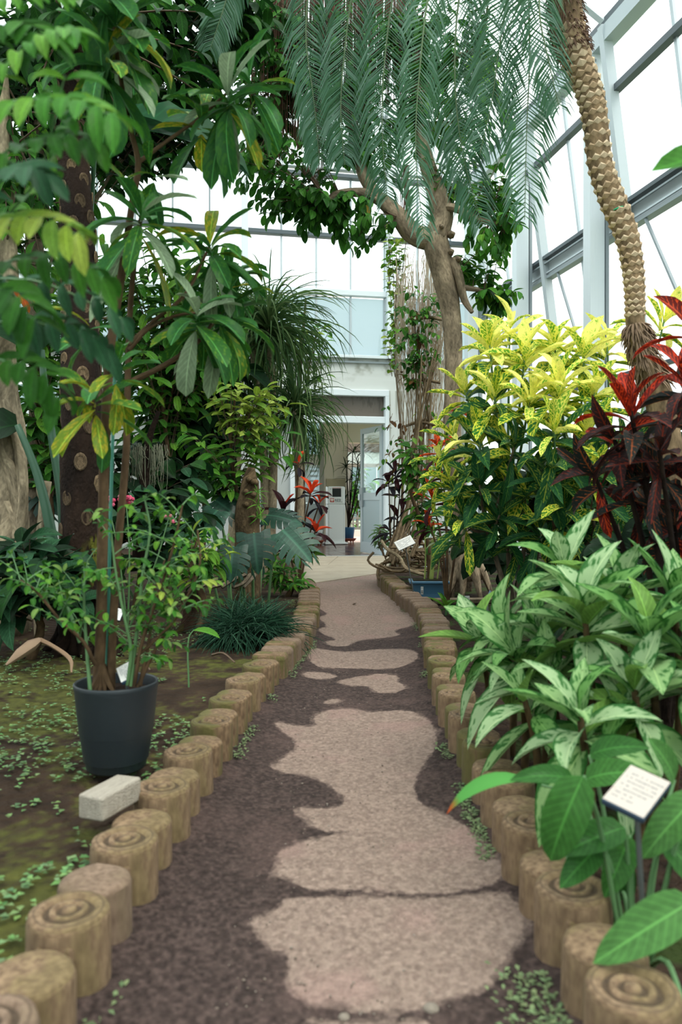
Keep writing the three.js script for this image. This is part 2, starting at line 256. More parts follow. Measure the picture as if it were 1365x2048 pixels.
// the trodden path: dry pale earth in the middle, watered dark earth along its sides
const dryPx = [
  [[640, 2080], [600, 2046], [700, 2040], [850, 2050], [1010, 2080]],
  [[593, 2004], [570, 1960], [587, 1907], [534, 1895], [493, 1849], [552, 1825], [570, 1797], [640, 1795], [700, 1793], [740, 1790], [800, 1800], [880, 1806], [1000, 1800], [1050, 1850], [1060, 1890], [1003, 1977], [930, 2000], [870, 2018], [790, 2040], [720, 2022], [640, 2016]],
  [[611, 1778], [540, 1752], [558, 1731], [549, 1702], [622, 1679], [704, 1661], [628, 1667], [587, 1620], [600, 1612], [675, 1618], [700, 1600], [675, 1583], [640, 1556], [575, 1550], [534, 1541], [587, 1503], [599, 1485], [546, 1456], [560, 1446], [619, 1456], [690, 1430], [720, 1420], [830, 1426], [860, 1450], [886, 1485], [845, 1538], [827, 1573], [840, 1610], [900, 1640], [974, 1708], [1027, 1766], [1000, 1790], [880, 1800], [800, 1792], [740, 1782], [680, 1784]],
  [[620, 1436], [650, 1420], [700, 1416], [740, 1421], [700, 1440], [640, 1458]],
  [[645, 1404], [660, 1398], [690, 1400], [686, 1407], [655, 1409]],
  [[598, 1353], [625, 1345], [660, 1346], [678, 1353], [650, 1360], [612, 1359]],
  [[671, 1364], [700, 1354], [760, 1346], [800, 1352], [795, 1366], [818, 1379], [790, 1388], [750, 1386], [735, 1372], [690, 1372]],
  [[584, 1317], [620, 1310], [610, 1302], [700, 1303], [760, 1298], [820, 1300], [845, 1322], [800, 1338], [740, 1338], [700, 1335], [640, 1338], [622, 1330], [612, 1318]],
  [[639, 1273], [636, 1262], [660, 1258], [632, 1242], [660, 1232], [634, 1222], [612, 1195], [590, 1150], [800, 1130], [840, 1190], [850, 1240], [845, 1255], [780, 1262], [810, 1272], [770, 1276], [715, 1280], [700, 1292], [660, 1295], [645, 1287], [680, 1280]],
].map((a) => { for (let k = 0; k < 3; k++) a = a.flatMap((p, i) => { const q = a[(i + 1) % a.length]; return [[p[0] * 0.75 + q[0] * 0.25, p[1] * 0.75 + q[1] * 0.25], [p[0] * 0.25 + q[0] * 0.75, p[1] * 0.25 + q[1] * 0.75]]; }); return a.map(([x, y]) => { const g = G(x, y); return [g.x, -g.z]; }); });
const inside = (p, x, y) => { let c = false; for (let i = 0, j = p.length - 1; i < p.length; j = i++) if ((p[i][1] > y) !== (p[j][1] > y) && x < (p[j][0] - p[i][0]) * (y - p[i][1]) / (p[j][1] - p[i][1]) + p[i][0]) c = !c; return c; };
const boxes = dryPx.map((p) => [Math.min(...p.map((q) => q[0])), Math.max(...p.map((q) => q[0])), Math.min(...p.map((q) => q[1])), Math.max(...p.map((q) => q[1]))]);
const dryAt = (x, d) => dryPx.some((p, i) => x > boxes[i][0] && x < boxes[i][1] && d > boxes[i][2] && d < boxes[i][3] && inside(p, x, d));
const pathTex = tex(512, 2048, (u, v) => {
  const x = -0.9 + u * 2, d = v * 11; let k = 0;
  for (const [a, b] of [[0, 0], [7, 3], [3, 9]]) k += dryAt(x + 0.045 * (fbm(x * 14 + a, d * 9, 1, 3) - 0.5) + 0.022 * (fbm(x * 55 + a, d * 40, 5, 2) - 0.5) + (a - 3) * 0.0012, d + 0.07 * (fbm(x * 14, d * 9 + b, 4, 3) - 0.5) + 0.03 * (fbm(x * 45, d * 45 + b, 7, 2) - 0.5)) ? 1 / 3 : 0;
  const f = fbm(x * 110, d * 90, 3, 3), g = fbm(x * 5, d * 5, 6, 4), c = hash(Math.floor(u * 512), Math.floor(v * 2048), 5);
  const dry = mixc(mixc([0.43, 0.36, 0.325], [0.58, 0.5, 0.45], clamp(f * 1.5 - 0.25)), [0.55, 0.44, 0.41], step(0.55, 0.75, g) * 0.5), wet = mixc(mixc([0.16, 0.125, 0.115], [0.33, 0.27, 0.25], clamp(f * 1.5 - 0.25)), [0.34, 0.27, 0.25], step(0.5, 0.7, g) * 0.5);
  let out = mixc(wet, dry, k); const e = 0.93 + 0.14 * c; return out.map((q) => q * e);
});
const pathBump = grain.clone(); pathBump.repeat.set(4, 22);
tag(part(scene, 'path', grid(24, 150, (u, v) => { const d = lerp(-2.9, 10.7, v), x = lerp(edgeL(d), edgeR(d), u), w = 0.02 * (fbm(x * 2, d * 2, 9, 3) - 0.5), q = Math.abs(u - 0.5) * 2; return [x, w * (1 - q) + 0.055 * Math.pow(q, 3) * (1 - step(7.2, 8.8, d)), -d, (x + 0.9) / 2, d / 11]; }), mat('#ffffff', { specularIntensity: 0.4, map: pathTex, bumpMap: pathBump, bumpScale: 0.012, roughness: 0.95 })), 'trodden earth path with dry pale patches and wet dark edges', 'path', null, 'structure');
{ // sub-ground below everything, and the lawn outside
  tag(part(scene, 'ground', box(90, 0.2, 90), mat('#7d8a6a', { roughness: 1 }), [0, -0.32, -10]), 'ground outside and below the glasshouse', 'ground', null, 'structure');
}
// concrete apron between path and door
{
  const concTex = tex(512, 512, (u, v) => { const f = tileable((a, b) => fbm(a * 6, b * 6, 5, 5))(u, v), g = tileable((a, b) => fbm(a * 40, b * 40, 15, 2))(u, v); return mixc([0.53, 0.48, 0.41], [0.68, 0.63, 0.55], f * 0.8 + g * 0.2); });
  const m = mat('#ffffff', { map: concTex, roughness: 0.75 });
  const g = thing('floor', 'pale concrete apron in front of the glasshouse door', 'floor', [0, 0, 0], S);
  const slab = (pts) => { const s = new THREE.Shape(pts.map(([x, d]) => new THREE.Vector2(x, d))); const e = new THREE.ExtrudeGeometry(s, { depth: 0.1, bevelEnabled: true, bevelSize: 0.004, bevelThickness: 0.004, bevelSegments: 1 }); e.rotateX(-Math.PI / 2); return e; };
  const w = (x) => wallAt(x) + 0.02;
  part(g, 'slab', slab([[-0.9, 8.9], [-0.35, 9.25], [0.58, 10.6], [0.95, 10.7], [0.95, 11.95], [-0.9, 11.85]]), m, [0, -0.092, 0]);
  part(g, 'slab', slab([[-0.9, 11.86], [-0.2, 11.9], [-0.05, w(-0.05)], [-0.9, w(-0.9)]]), m, [0, -0.09, 0]);
  part(g, 'slab', slab([[-0.19, 11.905], [0.95, 11.965], [0.95, w(0.95)], [-0.035, w(-0.035)]]), m, [0, -0.092, 0]);
}

// ---------------------------------------------------------------- glasshouse shell (own axes: x along the end wall, -z down its length)
const paint = mat('#d5dde0', { roughness: 0.5, bumpMap: grain, bumpScale: 0.0015 }), steel = mat('#8d979b', { roughness: 0.5 }), darkSteel = mat('#4c565b', { roughness: 0.5 }), alu = mat('#b4bcbf', { roughness: 0.35, metalness: 0.5 });
const glass = new THREE.MeshPhysicalMaterial({ color: '#f4fbfa', transmission: 1, thickness: 0, roughness: 0.03, ior: 1.45 });
const frosted = new THREE.MeshPhysicalMaterial({ color: '#c6d3d6', transmission: 1, thickness: 0, roughness: 0.8, ior: 1.4 });
const stainTex = tex(512, 256, (u, v) => { const s = fbm(u * 60, v * 3, 4, 4), t = step(0.52, 0.75, s) * step(0.2, 0.9, v + 0.3 * fbm(u * 20, v * 2, 8, 2)); return mixc([0.86, 0.87, 0.86], [0.6, 0.6, 0.56], t * 0.8 + 0.15 * fbm(u * 8, v * 8, 2, 3)); });
const render = mat('#f2f3f1', { map: stainTex, roughness: 0.8 });
const beige = mat('#cbbfac', { roughness: 0.8, bumpMap: grain, bumpScale: 0.002 });
const bars = []; for (let i = -3; i <= 13; i++) bars.push(3.4 - 0.616 * i);         // glazing bars of the end wall
{
  const g = thing('wall_back', 'end wall of the glasshouse with white glazing bars above the door', 'wall', [0, 0, 0], { turn: TH, ...S });
  const z = -WB, xr = 5.25, xl = -4.65;
  // solid lower wall either side of the door
  const lower = (x0, x1, y0, y1, m = render, n = 'wall_panel') => span(g, n, x0, x1, y0, y1, z, z - 0.16, m);
  lower(xl, 1.7, -0.2, 2.35, mat('#a9adab', { roughness: 0.85 })); lower(3.47, xr, -0.2, 2.95); lower(xl, xr, 2.95, 3.5);
  span(g, 'sill', xl, 1.7, 2.35, 2.46, z + 0.1, z - 0.16, paint, { r: 0.006 });
  for (let x = 1.7; x > -4.3; x -= 1.2) { span(g, 'pane', x - 1.17, x - 0.03, 2.46, 2.9, z - 0.07, z - 0.076, frosted); span(g, 'glazing_bar', x - 0.03, x + 0.03, 2.46, 2.95, z - 0.03, z - 0.12, paint); }
  span(g, 'sill', xl, xr, 3.5, 3.55, z + 0.09, z - 0.12, paint, { r: 0.006 }); span(g, 'sill', xl, 3.6, 3.42, 3.45, z + 0.05, z, steel);
  // door surround
  span(g, 'lintel', 1.7, 3.47, 2.84, 2.95, z + 0.05, z - 0.16, paint, { r: 0.008 });
  span(g, 'transom_panel', 1.78, 3.4, 2.48, 2.84, z - 0.07, z - 0.09, mat('#75695f', { roughness: 0.35, map: stainTex }));
  span(g, 'door_head', 1.7, 3.47, 2.36, 2.48, z + 0.04, z - 0.16, paint, { r: 0.008 });
  span(g, 'door_jamb', 3.4, 3.47, 0, 2.84, z + 0.05, z - 0.16, paint, { r: 0.006 }); span(g, 'door_jamb', 1.7, 1.78, 0, 2.84, z + 0.05, z - 0.16, paint, { r: 0.006 });
  span(g, 'threshold', 1.7, 3.47, -0.02, 0.012, z + 0.03, z - 0.14, alu, { r: 0.004 });
  // glazing rows
  const rows = [[3.57, 4.58, frosted], [4.72, 5.58, glass], [5.7, 6.66, glass], [6.9, 7.75, glass], [7.83, 8.7, glass], [8.78, 9.6, glass]];
  rows.forEach(([y0, y1, m], r) => {
    const top = (x) => Math.min(y1, 6.75 + 3.0 * (1 - Math.abs(x - 0.3) / 4.95) + 0.05);
    for (const x of bars) { if (x - 0.616 < xl - 0.1 || x > xr) continue; const c = x - 0.308, t = Math.min(y1, Math.min(top(x), top(x - 0.616))); if (t - y0 > 0.1) part(g, 'pane', box(0.596, t - y0, 0.005), m, [c, (y0 + t) / 2, z - 0.05]); }
    for (const x of bars) { if (x < xl || x > xr) continue; const t = top(x); if (t - y0 > 0.1) span(g, 'glazing_bar', x - 0.016, x + 0.016, y0 - 0.04, t + 0.03, z - 0.01, z - 0.06, r < 2 ? alu : steel); }
  });
  for (const [y, h, m] of [[4.65, 0.1, paint], [5.64, 0.075, darkSteel], [6.7, 0.07, darkSteel], [6.84, 0.08, paint], [7.79, 0.06, steel], [8.74, 0.06, steel]]) {
    const half = Math.min(4.95, 4.95 * (1 - (y - 6.8) / 3.0)); span(g, 'rail', 0.3 - half, 0.3 + half, y - h / 2, y + h / 2, z + 0.06, z - 0.08, m, { r: 0.008 });
  }
  span(g, 'wall_post', 0.86, 0.97, 3.5, 8.9, z + 0.12, z - 0.02, paint, { r: 0.006 }); span(g, 'wall_post', 3.42, 3.52, 3.5, 8.0, z + 0.12, z - 0.02, paint, { r: 0.006 }); span(g, 'wall_post', -1.7, -1.59, 3.5, 7.9, z + 0.12, z - 0.02, paint, { r: 0.006 });
}
// sloping glazed side walls, columns, purlins, roof
{ const q = P(862, HY, 10.4), g = thing('trim_1', 'slim white steel support post behind the hanging vine', 'post', [q.x, 0, q.z], { turn: TH, ...S }); part(g, 'shaft', box(0.1, 5.4, 0.1, 0.008), paint, [0, 2.65, 0]); part(g, 'foot_plate', box(0.2, 0.02, 0.2), steel, [0, 0.1, 0]); }
function sideWall(name, label, sgn) {
  const g = thing(name, label, 'wall', [0, 0, 0], { turn: TH, ...S });
  const X = (y) => sgn * (y < 0.9 ? 5.75 : 5.75 - (y - 0.9) * 0.135) + (sgn > 0 ? 0 : 0.6);
  const w0 = -3.4, w1 = WB;
  span(g, 'low_wall', X(0), X(0) + sgn * 0.18, -0.2, 0.9, -w0, -w1, mat('#9a9d98', { roughness: 0.9 }));
  const ys = [0.95, 2.6, 4.25, 4.62, 5.95, 6.75];
  const at = (y, w, o = 0) => V(X(y) + sgn * o, y, -w);
  const pane = (y0, y1, a, b) => { const p = [at(y0, a, 0.03), at(y0, b, 0.03), at(y1, a, 0.03), at(y1, b, 0.03)]; const q = new THREE.BufferGeometry(); q.setAttribute('position', new THREE.Float32BufferAttribute(p.flatMap((v) => [v.x, v.y, v.z]), 3)); q.setAttribute('uv', new THREE.Float32BufferAttribute([0, 0, 1, 0, 0, 1, 1, 1], 2)); q.setIndex([0, 1, 2, 2, 1, 3]); q.computeVertexNormals(); part(g, 'pane', q, glass); };
  const n = 14, s = (w1 - w0) / n;
  for (let i = 0; i <= n; i++) {
    const w = w0 + i * s; bar(g, 'glazing_bar', at(0.9, w), at(6.75, w), 0.05, 0.035, alu);
    if (i < n) for (const [a, b] of [[0.9, 2.6], [2.64, 4.22], [4.62, 5.92], [5.98, 6.75]]) pane(a, b, w + 0.03, w + s - 0.03);
  }
  bar(g, 'purlin', at(0.92, w0, -0.02), at(0.92, w1, -0.02), 0.12, 0.06, paint); bar(g, 'purlin', at(2.62, w0), at(2.62, w1), 0.08, 0.05, darkSteel);
  bar(g, 'purlin', at(5.95, w0, -0.03), at(5.95, w1, -0.03), 0.1, 0.08, darkSteel); bar(g, 'purlin', at(6.78, w0), at(6.78, w1), 0.12, 0.08, darkSteel);
  // gutter beam of several sections, with conduit
  bar(g, 'gutter_beam', at(4.58, w0, -0.06), at(4.58, w1, -0.06), 0.14, 0.05, darkSteel); bar(g, 'gutter_beam', at(4.44, w0, -0.02), at(4.44, w1, -0.02), 0.05, 0.2, mat('#aeb6b9', { roughness: 0.45 })); bar(g, 'gutter_beam', at(4.3, w0, -0.05), at(4.3, w1, -0.05), 0.12, 0.04, steel);
  bar(g, 'conduit', at(4.36, w0, -0.1), at(4.36, w1, -0.1), 0.022, 0.022, alu); bar(g, 'conduit', at(4.5, w0, -0.11), at(4.5, w1, -0.11), 0.022, 0.022, steel);
  const bolt = new THREE.CylinderGeometry(0.014, 0.014, 0.02, 6); bolt.rotateX(Math.PI / 2);
  for (const w of [0.1, 2.3, 4.5, 6.7, 8.9, 11.1, 13.2]) {
    const u = sgn * 4.95 + (sgn > 0 ? 0 : 0.6);
    span(g, 'column', u - 0.1, u + 0.1, -0.2, 6.5, -w + 0.09, -w - 0.09, paint, { r: 0.008 }); span(g, 'column_flange', u + sgn * 0.11, u + sgn * 0.15, -0.2, 6.45, -w + 0.1, -w - 0.1, steel);
    bar(g, 'leaning_rib', at(0.9, w - 0.35, -0.08), at(6.7, w - 0.35, -0.08), 0.1, 0.12, mat('#bcc5c9', { roughness: 0.5 }));
    span(g, 'gusset_plate', u - 0.12, u + 0.12, 6.1, 6.5, -w + 0.115, -w + 0.1, paint); for (const [dx, dy] of [[-0.05, 0.1], [-0.05, -0.06], [0.06, 0.1]]) part(g, 'bolt', bolt, steel, [u + dx, 6.32 + dy, -w + 0.12]);
    if (w < 13) bar(g, 'diagonal_brace', V(u + sgn * 0.1, 2.6, -w - 0.3), at(4.3, w + 1.5, -0.08), 0.03, 0.03, steel);
  }
  { const u = sgn * 4.95 + (sgn > 0 ? 0 : 0.6); bar(g, 'eaves_beam', V(u, 6.6, -w0), V(u, 6.6, -w1), 0.18, 0.2, mat('#b3bdc1', { roughness: 0.5 })); }
  return g;
}
sideWall('wall_right', 'sloping glazed side wall with white columns and grey gutter beam', 1);
sideWall('wall_left', 'glazed side wall left of the planting', -1);
{ // rear wall behind the viewer
  const g = thing('wall_rear', 'glazed end wall behind the viewer', 'wall', [0, 0, 0], { turn: TH, ...S }), z = 3.4;
  span(g, 'low_wall', -5, 5.6, -0.2, 0.9, z, z + 0.16, render);
  for (let x = -4.8; x < 5; x += 1.2) { span(g, 'pane', x + 0.03, x + 1.17, 0.95, 6.7, z + 0.05, z + 0.056, glass); span(g, 'glazing_bar', x - 0.03, x + 0.03, 0.9, 6.75, z, z + 0.08, alu); }
  span(g, 'rail', -4.65, 5.25, 6.72, 6.86, z, z + 0.12, paint); span(g, 'rail', -5, 5.4, 3.6, 3.7, z, z + 0.1, steel);
}
{
  const g = thing('ceiling', 'pitched glass roof of the glasshouse', 'roof', [0, 0, 0], { turn: TH, ...S });
  const quad = (a, b, c, d) => { const q = new THREE.BufferGeometry(); q.setAttribute('position', new THREE.Float32BufferAttribute([a, b, c, d].flatMap((v) => [v.x, v.y, v.z]), 3)); q.setAttribute('uv', new THREE.Float32BufferAttribute([0, 0, 1, 0, 0, 1, 1, 1], 2)); q.setIndex([0, 1, 2, 2, 1, 3]); q.computeVertexNormals(); return q; };
  const n = 14, w0 = -3.4, s = (WB - w0) / n;
  for (const [xe, xm] of [[5.0, 0.3], [-4.4, 0.3]]) {
    const at = (t, w) => V(lerp(xe, xm, t), 6.8 + 3.0 * t, -w);
    for (let i = 0; i <= n; i++) { const w = w0 + i * s; bar(g, 'rafter', at(0, w), at(1, w), i % 2 ? 0.04 : 0.09, i % 2 ? 0.05 : 0.14, i % 2 ? alu : paint); if (i < n) for (const [a, b] of [[0.01, 0.49], [0.51, 0.99]]) part(g, 'pane', quad(at(a, w + 0.04), at(a, w + s - 0.04), at(b, w + 0.04), at(b, w + s - 0.04)), glass); }
    bar(g, 'purlin', at(0.5, w0), at(0.5, WB), 0.07, 0.07, steel);
  }
  bar(g, 'ridge_beam', V(0.3, 9.82, -w0), V(0.3, 9.82, -WB), 0.16, 0.14, paint);
}

// ---------------------------------------------------------------- porch behind the door, and the next house
const toL = (p) => V(p.x * CO - p.z * SI, p.y, p.x * SI + p.z * CO);   // world point to the glasshouse's own axes
{
  const g = thing('floor', 'glossy dark red tiled porch floor behind the door', 'floor', [0, 0, 0], { turn: TH, ...S });
  const z0 = -WB - 0.16, tm = [mat('#5b3b33', { roughness: 0.16 }), mat('#64443a', { roughness: 0.2 }), mat('#523830', { roughness: 0.14 })], R = rng(5), tg = box(0.294, 0.02, 0.294, 0.003);
  span(g, 'tile_bed', 0.4, 4.6, -0.06, -0.012, z0, z0 - 4.4, mat('#3a302c', { roughness: 0.9 }));
  for (let i = 0; i < 14; i++) for (let j = 0; j < 14; j++) part(g, 'tile', tg, pick(tm, R()), [0.55 + i * 0.3, -0.01, z0 - 0.16 - j * 0.3]);
  span(g, 'paving', 0.4, 6, -0.06, -0.004, z0 - 4.4, z0 - 11, mat('#c2a99c', { roughness: 0.8 }));
  // walls of the porch
  const w = thing('wall_1', 'beige porch walls and pillar behind the door', 'wall', [0, 0, 0], { turn: TH, ...S });
  const zb = -18.05, x = (px, wd) => { const k = (px - CX) / F, d = wd / (CO - k * SI); return d * (k * CO + SI); }, y = (py, px, wd) => { const k = (px - CX) / F, d = wd / (CO - k * SI); return 1 - (py - HY) / F * d; }, wd = 18.05;
  const xa = x(648, wd), xb = x(696, wd), yo = y(885, 700, wd);
  span(w, 'pillar', xa, xb, -0.05, 3.0, zb, zb - 0.3, beige); span(w, 'header', xb, 5.2, yo, 3.0, zb, zb - 0.3, beige); span(w, 'header_joint', xb - 0.01, xb + 0.004, -0.05, 3.0, zb + 0.006, zb, mat('#8d8373'));
  span(w, 'notice_board', xa + 0.06, xb - 0.06, 1.02, 1.5, zb + 0.02, zb, mat('#a3977c', { roughness: 0.9 }));
  span(w, 'ceiling_panel', 0.4, 5.2, 3.0, 3.1, z0, zb - 0.3, beige); span(w, 'return_wall', 5.2, 5.3, -0.05, 0.6, z0, zb - 0.3, beige); for (let i = 0; i < 3; i++) span(w, 'pane', 5.24, 5.246, 0.6, 3.0, z0 - i * 1.5, z0 - 1.46 - i * 1.5, glass);  // panes in this right return wall are added to brighten the porch
  span(w, 'return_wall', 0.3, 0.4, -0.05, 0.9, z0, zb - 0.3, beige); span(w, 'return_wall', 0.3, 0.4, 2.9, 3.1, z0, zb - 0.3, beige); for (let i = 0; i < 3; i++) span(w, 'pane', 0.34, 0.346, 0.9, 2.9, z0 - i * 1.5, z0 - 1.46 - i * 1.5, glass);
  // window left of the pillar: frames, panes, louvres
  const xw = x(560, wd); span(w, 'window_post', xa - 0.1, xa, -0.05, 3, zb + 0.04, zb - 0.12, mat('#8e8a80')); span(w, 'window_head', xw, xa, 2.83, 3, zb, zb - 0.1, paint);
  span(w, 'window_rail', xw, xa, y(930, 600, wd), y(908, 600, wd), zb, zb - 0.1, mat('#b9b3a6')); span(w, 'pane', xw, xa - 0.1, y(906, 600, wd), 2.83, zb - 0.05, zb - 0.056, glass);
  span(w, 'window_sash', x(612, wd), x(620, wd), y(1000, 600, wd), y(930, 600, wd), zb, zb - 0.06, paint); span(w, 'window_sash', xw, xa - 0.1, y(1000, 600, wd) - 0.06, y(1000, 600, wd), zb, zb - 0.06, paint); span(w, 'window_sash', xw, xa - 0.1, y(934, 600, wd), y(930, 600, wd), zb, zb - 0.06, paint);
  span(w, 'pane', xw, xa - 0.1, y(1000, 600, wd), y(930, 600, wd), zb - 0.03, zb - 0.036, frosted); for (let i = 0; i < 5; i++) span(w, 'louvre', x(620, wd), xa - 0.14, y(940 + i * 10, 600, wd), y(944 + i * 10, 600, wd), zb + 0.01, zb - 0.02, mat('#aeb7bb'));
  span(w, 'lower_panel', xw, xa - 0.1, -0.05, y(1002, 600, wd) - 0.06, zb - 0.02, zb - 0.06, mat('#a7b1b3', { roughness: 0.4 }));
  // the opening into the next house: brown transom, pale blind, rail and posts
  const wz = 19.2, zz = -wz; span(w, 'transom_panel', x(690, wz), 6.2, y(904, 700, wz), y(884, 700, wz) + 0.4, zz, zz - 0.05, mat('#6f655c', { roughness: 0.5 })); span(w, 'blind', x(690, wz), 6.2, y(927, 700, wz), y(904, 700, wz), zz - 0.02, zz - 0.05, mat('#dfe6e3', { roughness: 0.8, transmission: 0.5, thickness: 0 }));
  span(w, 'rail', x(690, wz), 6.2, y(934, 700, wz), y(927, 700, wz), zz + 0.03, zz - 0.06, mat('#9b9488')); span(w, 'door_post', x(697, wz), x(703, wz), 0, y(930, 700, wz), zz + 0.02, zz - 0.06, mat('#8d8a82'));
  // next house: glazed far wall
  const z2 = -25.5; for (let i = 0; i < 8; i++) { span(w, 'pane', -1 + i * 1.2, 0.17 + i * 1.2, 0.3, 4.5, z2, z2 - 0.006, frosted); span(w, 'glazing_bar', 0.17 + i * 1.2, 0.2 + i * 1.2, 0, 4.6, z2 + 0.03, z2 - 0.03, paint); }
}
// the open door leaf
{
  const hx = 3.385, z = -WB - 0.1, g = thing('door_1', 'open grey door leaf with glass top and solid lower panel', 'door', V(hx * CO + z * SI, 0.015, -hx * SI + z * CO), { kind: 'structure', turn: TH + Math.PI / 2 + 0.21 });
  const dm = mat('#aab6ba', { roughness: 0.45 }), W = 0.92, H = 2.33;      // leaf runs along its own -x... +x from the hinge
  const s = (n, a, b, c, d, m = dm, t = 0.02) => span(g, n, a, b, c, d, t, -t, m, { r: 0.004 });
  s('stile', 0, 0.09, 0, H); s('stile', W - 0.09, W, 0, H); s('top_rail', 0.09, W - 0.09, H - 0.1, H); s('middle_rail', 0.09, W - 0.09, 0.98, 1.12); s('bottom_rail', 0.09, W - 0.09, 0, 0.2);
  span(g, 'pane', 0.09, W - 0.09, 1.12, H - 0.1, 0.004, -0.004, glass); s('lower_panel', 0.09, W - 0.09, 0.2, 0.98, mat('#94a6ab', { roughness: 0.35 }), 0.008);
  s('push_plate', W - 0.13, W + 0.01, 0.86, 1.22, steel, 0.04); s('handle', W - 0.05, W + 0.02, 0.98, 1.1, alu, 0.06);
}
// ---------------------------------------------------------------- concrete edging cast as log ends
const ordinal = (n) => { const w = ['', 'first', 'second', 'third', 'fourth', 'fifth', 'sixth', 'seventh', 'eighth', 'ninth', 'tenth', 'eleventh', 'twelfth', 'thirteenth', 'fourteenth', 'fifteenth', 'sixteenth', 'seventeenth', 'eighteenth', 'nineteenth']; if (n < 20) return w[n]; const t = { 2: 'twent', 3: 'thirt', 4: 'fort', 5: 'fift', 6: 'sixt', 7: 'sevent' }[Math.floor(n / 10)]; return n % 10 ? t + 'y-' + w[n % 10] : t + 'ieth'; };
{
  // texture: lower half runs from the centre of the top to its rim (dirt caught in the grooves), upper half is the side
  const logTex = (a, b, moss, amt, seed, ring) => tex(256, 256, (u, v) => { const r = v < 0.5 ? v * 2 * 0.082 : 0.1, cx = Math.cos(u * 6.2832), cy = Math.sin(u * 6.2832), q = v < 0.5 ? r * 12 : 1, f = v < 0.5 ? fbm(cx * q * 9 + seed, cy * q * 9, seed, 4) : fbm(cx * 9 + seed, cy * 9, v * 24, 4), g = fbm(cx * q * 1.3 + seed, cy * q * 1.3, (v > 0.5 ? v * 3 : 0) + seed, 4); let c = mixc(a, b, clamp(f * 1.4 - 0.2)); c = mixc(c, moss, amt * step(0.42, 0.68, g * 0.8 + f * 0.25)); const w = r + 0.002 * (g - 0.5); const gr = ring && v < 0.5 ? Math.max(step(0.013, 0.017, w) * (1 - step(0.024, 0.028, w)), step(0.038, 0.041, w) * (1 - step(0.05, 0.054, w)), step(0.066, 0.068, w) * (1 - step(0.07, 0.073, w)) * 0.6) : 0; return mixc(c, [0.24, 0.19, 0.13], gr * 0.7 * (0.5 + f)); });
  const sets = [[[0.38, 0.3, 0.21], [0.62, 0.52, 0.39], [0.4, 0.37, 0.19], 0.35, 1], [[0.36, 0.28, 0.19], [0.58, 0.48, 0.35], [0.35, 0.35, 0.15], 0.75, 2], [[0.4, 0.325, 0.25], [0.58, 0.49, 0.4], [0.4, 0.35, 0.24], 0.4, 3]];
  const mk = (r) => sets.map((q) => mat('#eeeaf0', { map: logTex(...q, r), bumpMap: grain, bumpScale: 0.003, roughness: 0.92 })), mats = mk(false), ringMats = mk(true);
  const H = 0.3, R0 = 0.08, seg = 22;
  const make = (ring, seed, web) => {
    const prof = ring ? [[0, 0.002], [0.013, 0.001], [0.016, -0.007], [0.025, -0.007], [0.029, 0], [0.037, 0], [0.04, -0.008], [0.051, -0.008], [0.055, 0], [0.07, 0], [0.077, -0.004]] : [[0, 0.001], [0.03, 0.002], [0.06, 0], [0.07, -0.002], [0.077, -0.007]];
    const pts = [...prof.map(([r, y]) => new THREE.Vector2(r, H + y)), new THREE.Vector2(R0, H - 0.016), new THREE.Vector2(R0 + 0.001, H * 0.6), new THREE.Vector2(R0 + 0.001, 0)];
    const g = new THREE.LatheGeometry(pts, seg), p = g.attributes.position, uv = [];
    for (let i = 0; i < p.count; i++) { const x = p.getX(i), y = p.getY(i), z = p.getZ(i), r = Math.hypot(x, z), a = Math.atan2(z, x), k = 1 + 0.05 * (fbm(Math.cos(a) * 1.4 + seed, Math.sin(a) * 1.4, y * 4, 3) - 0.5) * 2 * (r > 0.06 ? 1 : 0.4); p.setXYZ(i, x * k, y + 0.006 * (noise(x * 30 + seed, z * 30, seed) - 0.5), z * k); uv.push((i % pts.length === i % pts.length ? Math.floor(i / pts.length) / seg : 0), i % pts.length >= prof.length ? 0.52 + 0.46 * (1 - y / H) : Math.min(0.498, 0.5 * Math.hypot(p.getX(i), p.getZ(i)) / R0)); }
    g.setAttribute('uv', new THREE.Float32BufferAttribute(uv, 2)); g.computeVertexNormals();
    if (!web) return g;
    const b = new RoundedBoxGeometry(0.075, H - 0.035, 0.16, 1, 0.01); b.translate(0, (H - 0.035) / 2, 0); return mergeGeometries([g.toNonIndexed(), b.index ? b.toNonIndexed() : b]);
  };
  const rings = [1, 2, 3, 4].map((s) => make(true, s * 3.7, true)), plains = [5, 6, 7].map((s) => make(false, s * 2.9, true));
  const stone = [1, 2, 3].map((s) => { const g = new RoundedBoxGeometry(0.19, 0.28, 0.115, 2, 0.03), p = g.attributes.position; for (let i = 0; i < p.count; i++) { const n = 0.03 * (fbm(p.getX(i) * 9 + s * 5, p.getY(i) * 9, p.getZ(i) * 9, 3) - 0.5); p.setXYZ(i, p.getX(i) + n, p.getY(i) + 0.14 + n * 0.5, p.getZ(i) + n); } g.computeVertexNormals(); return g; });
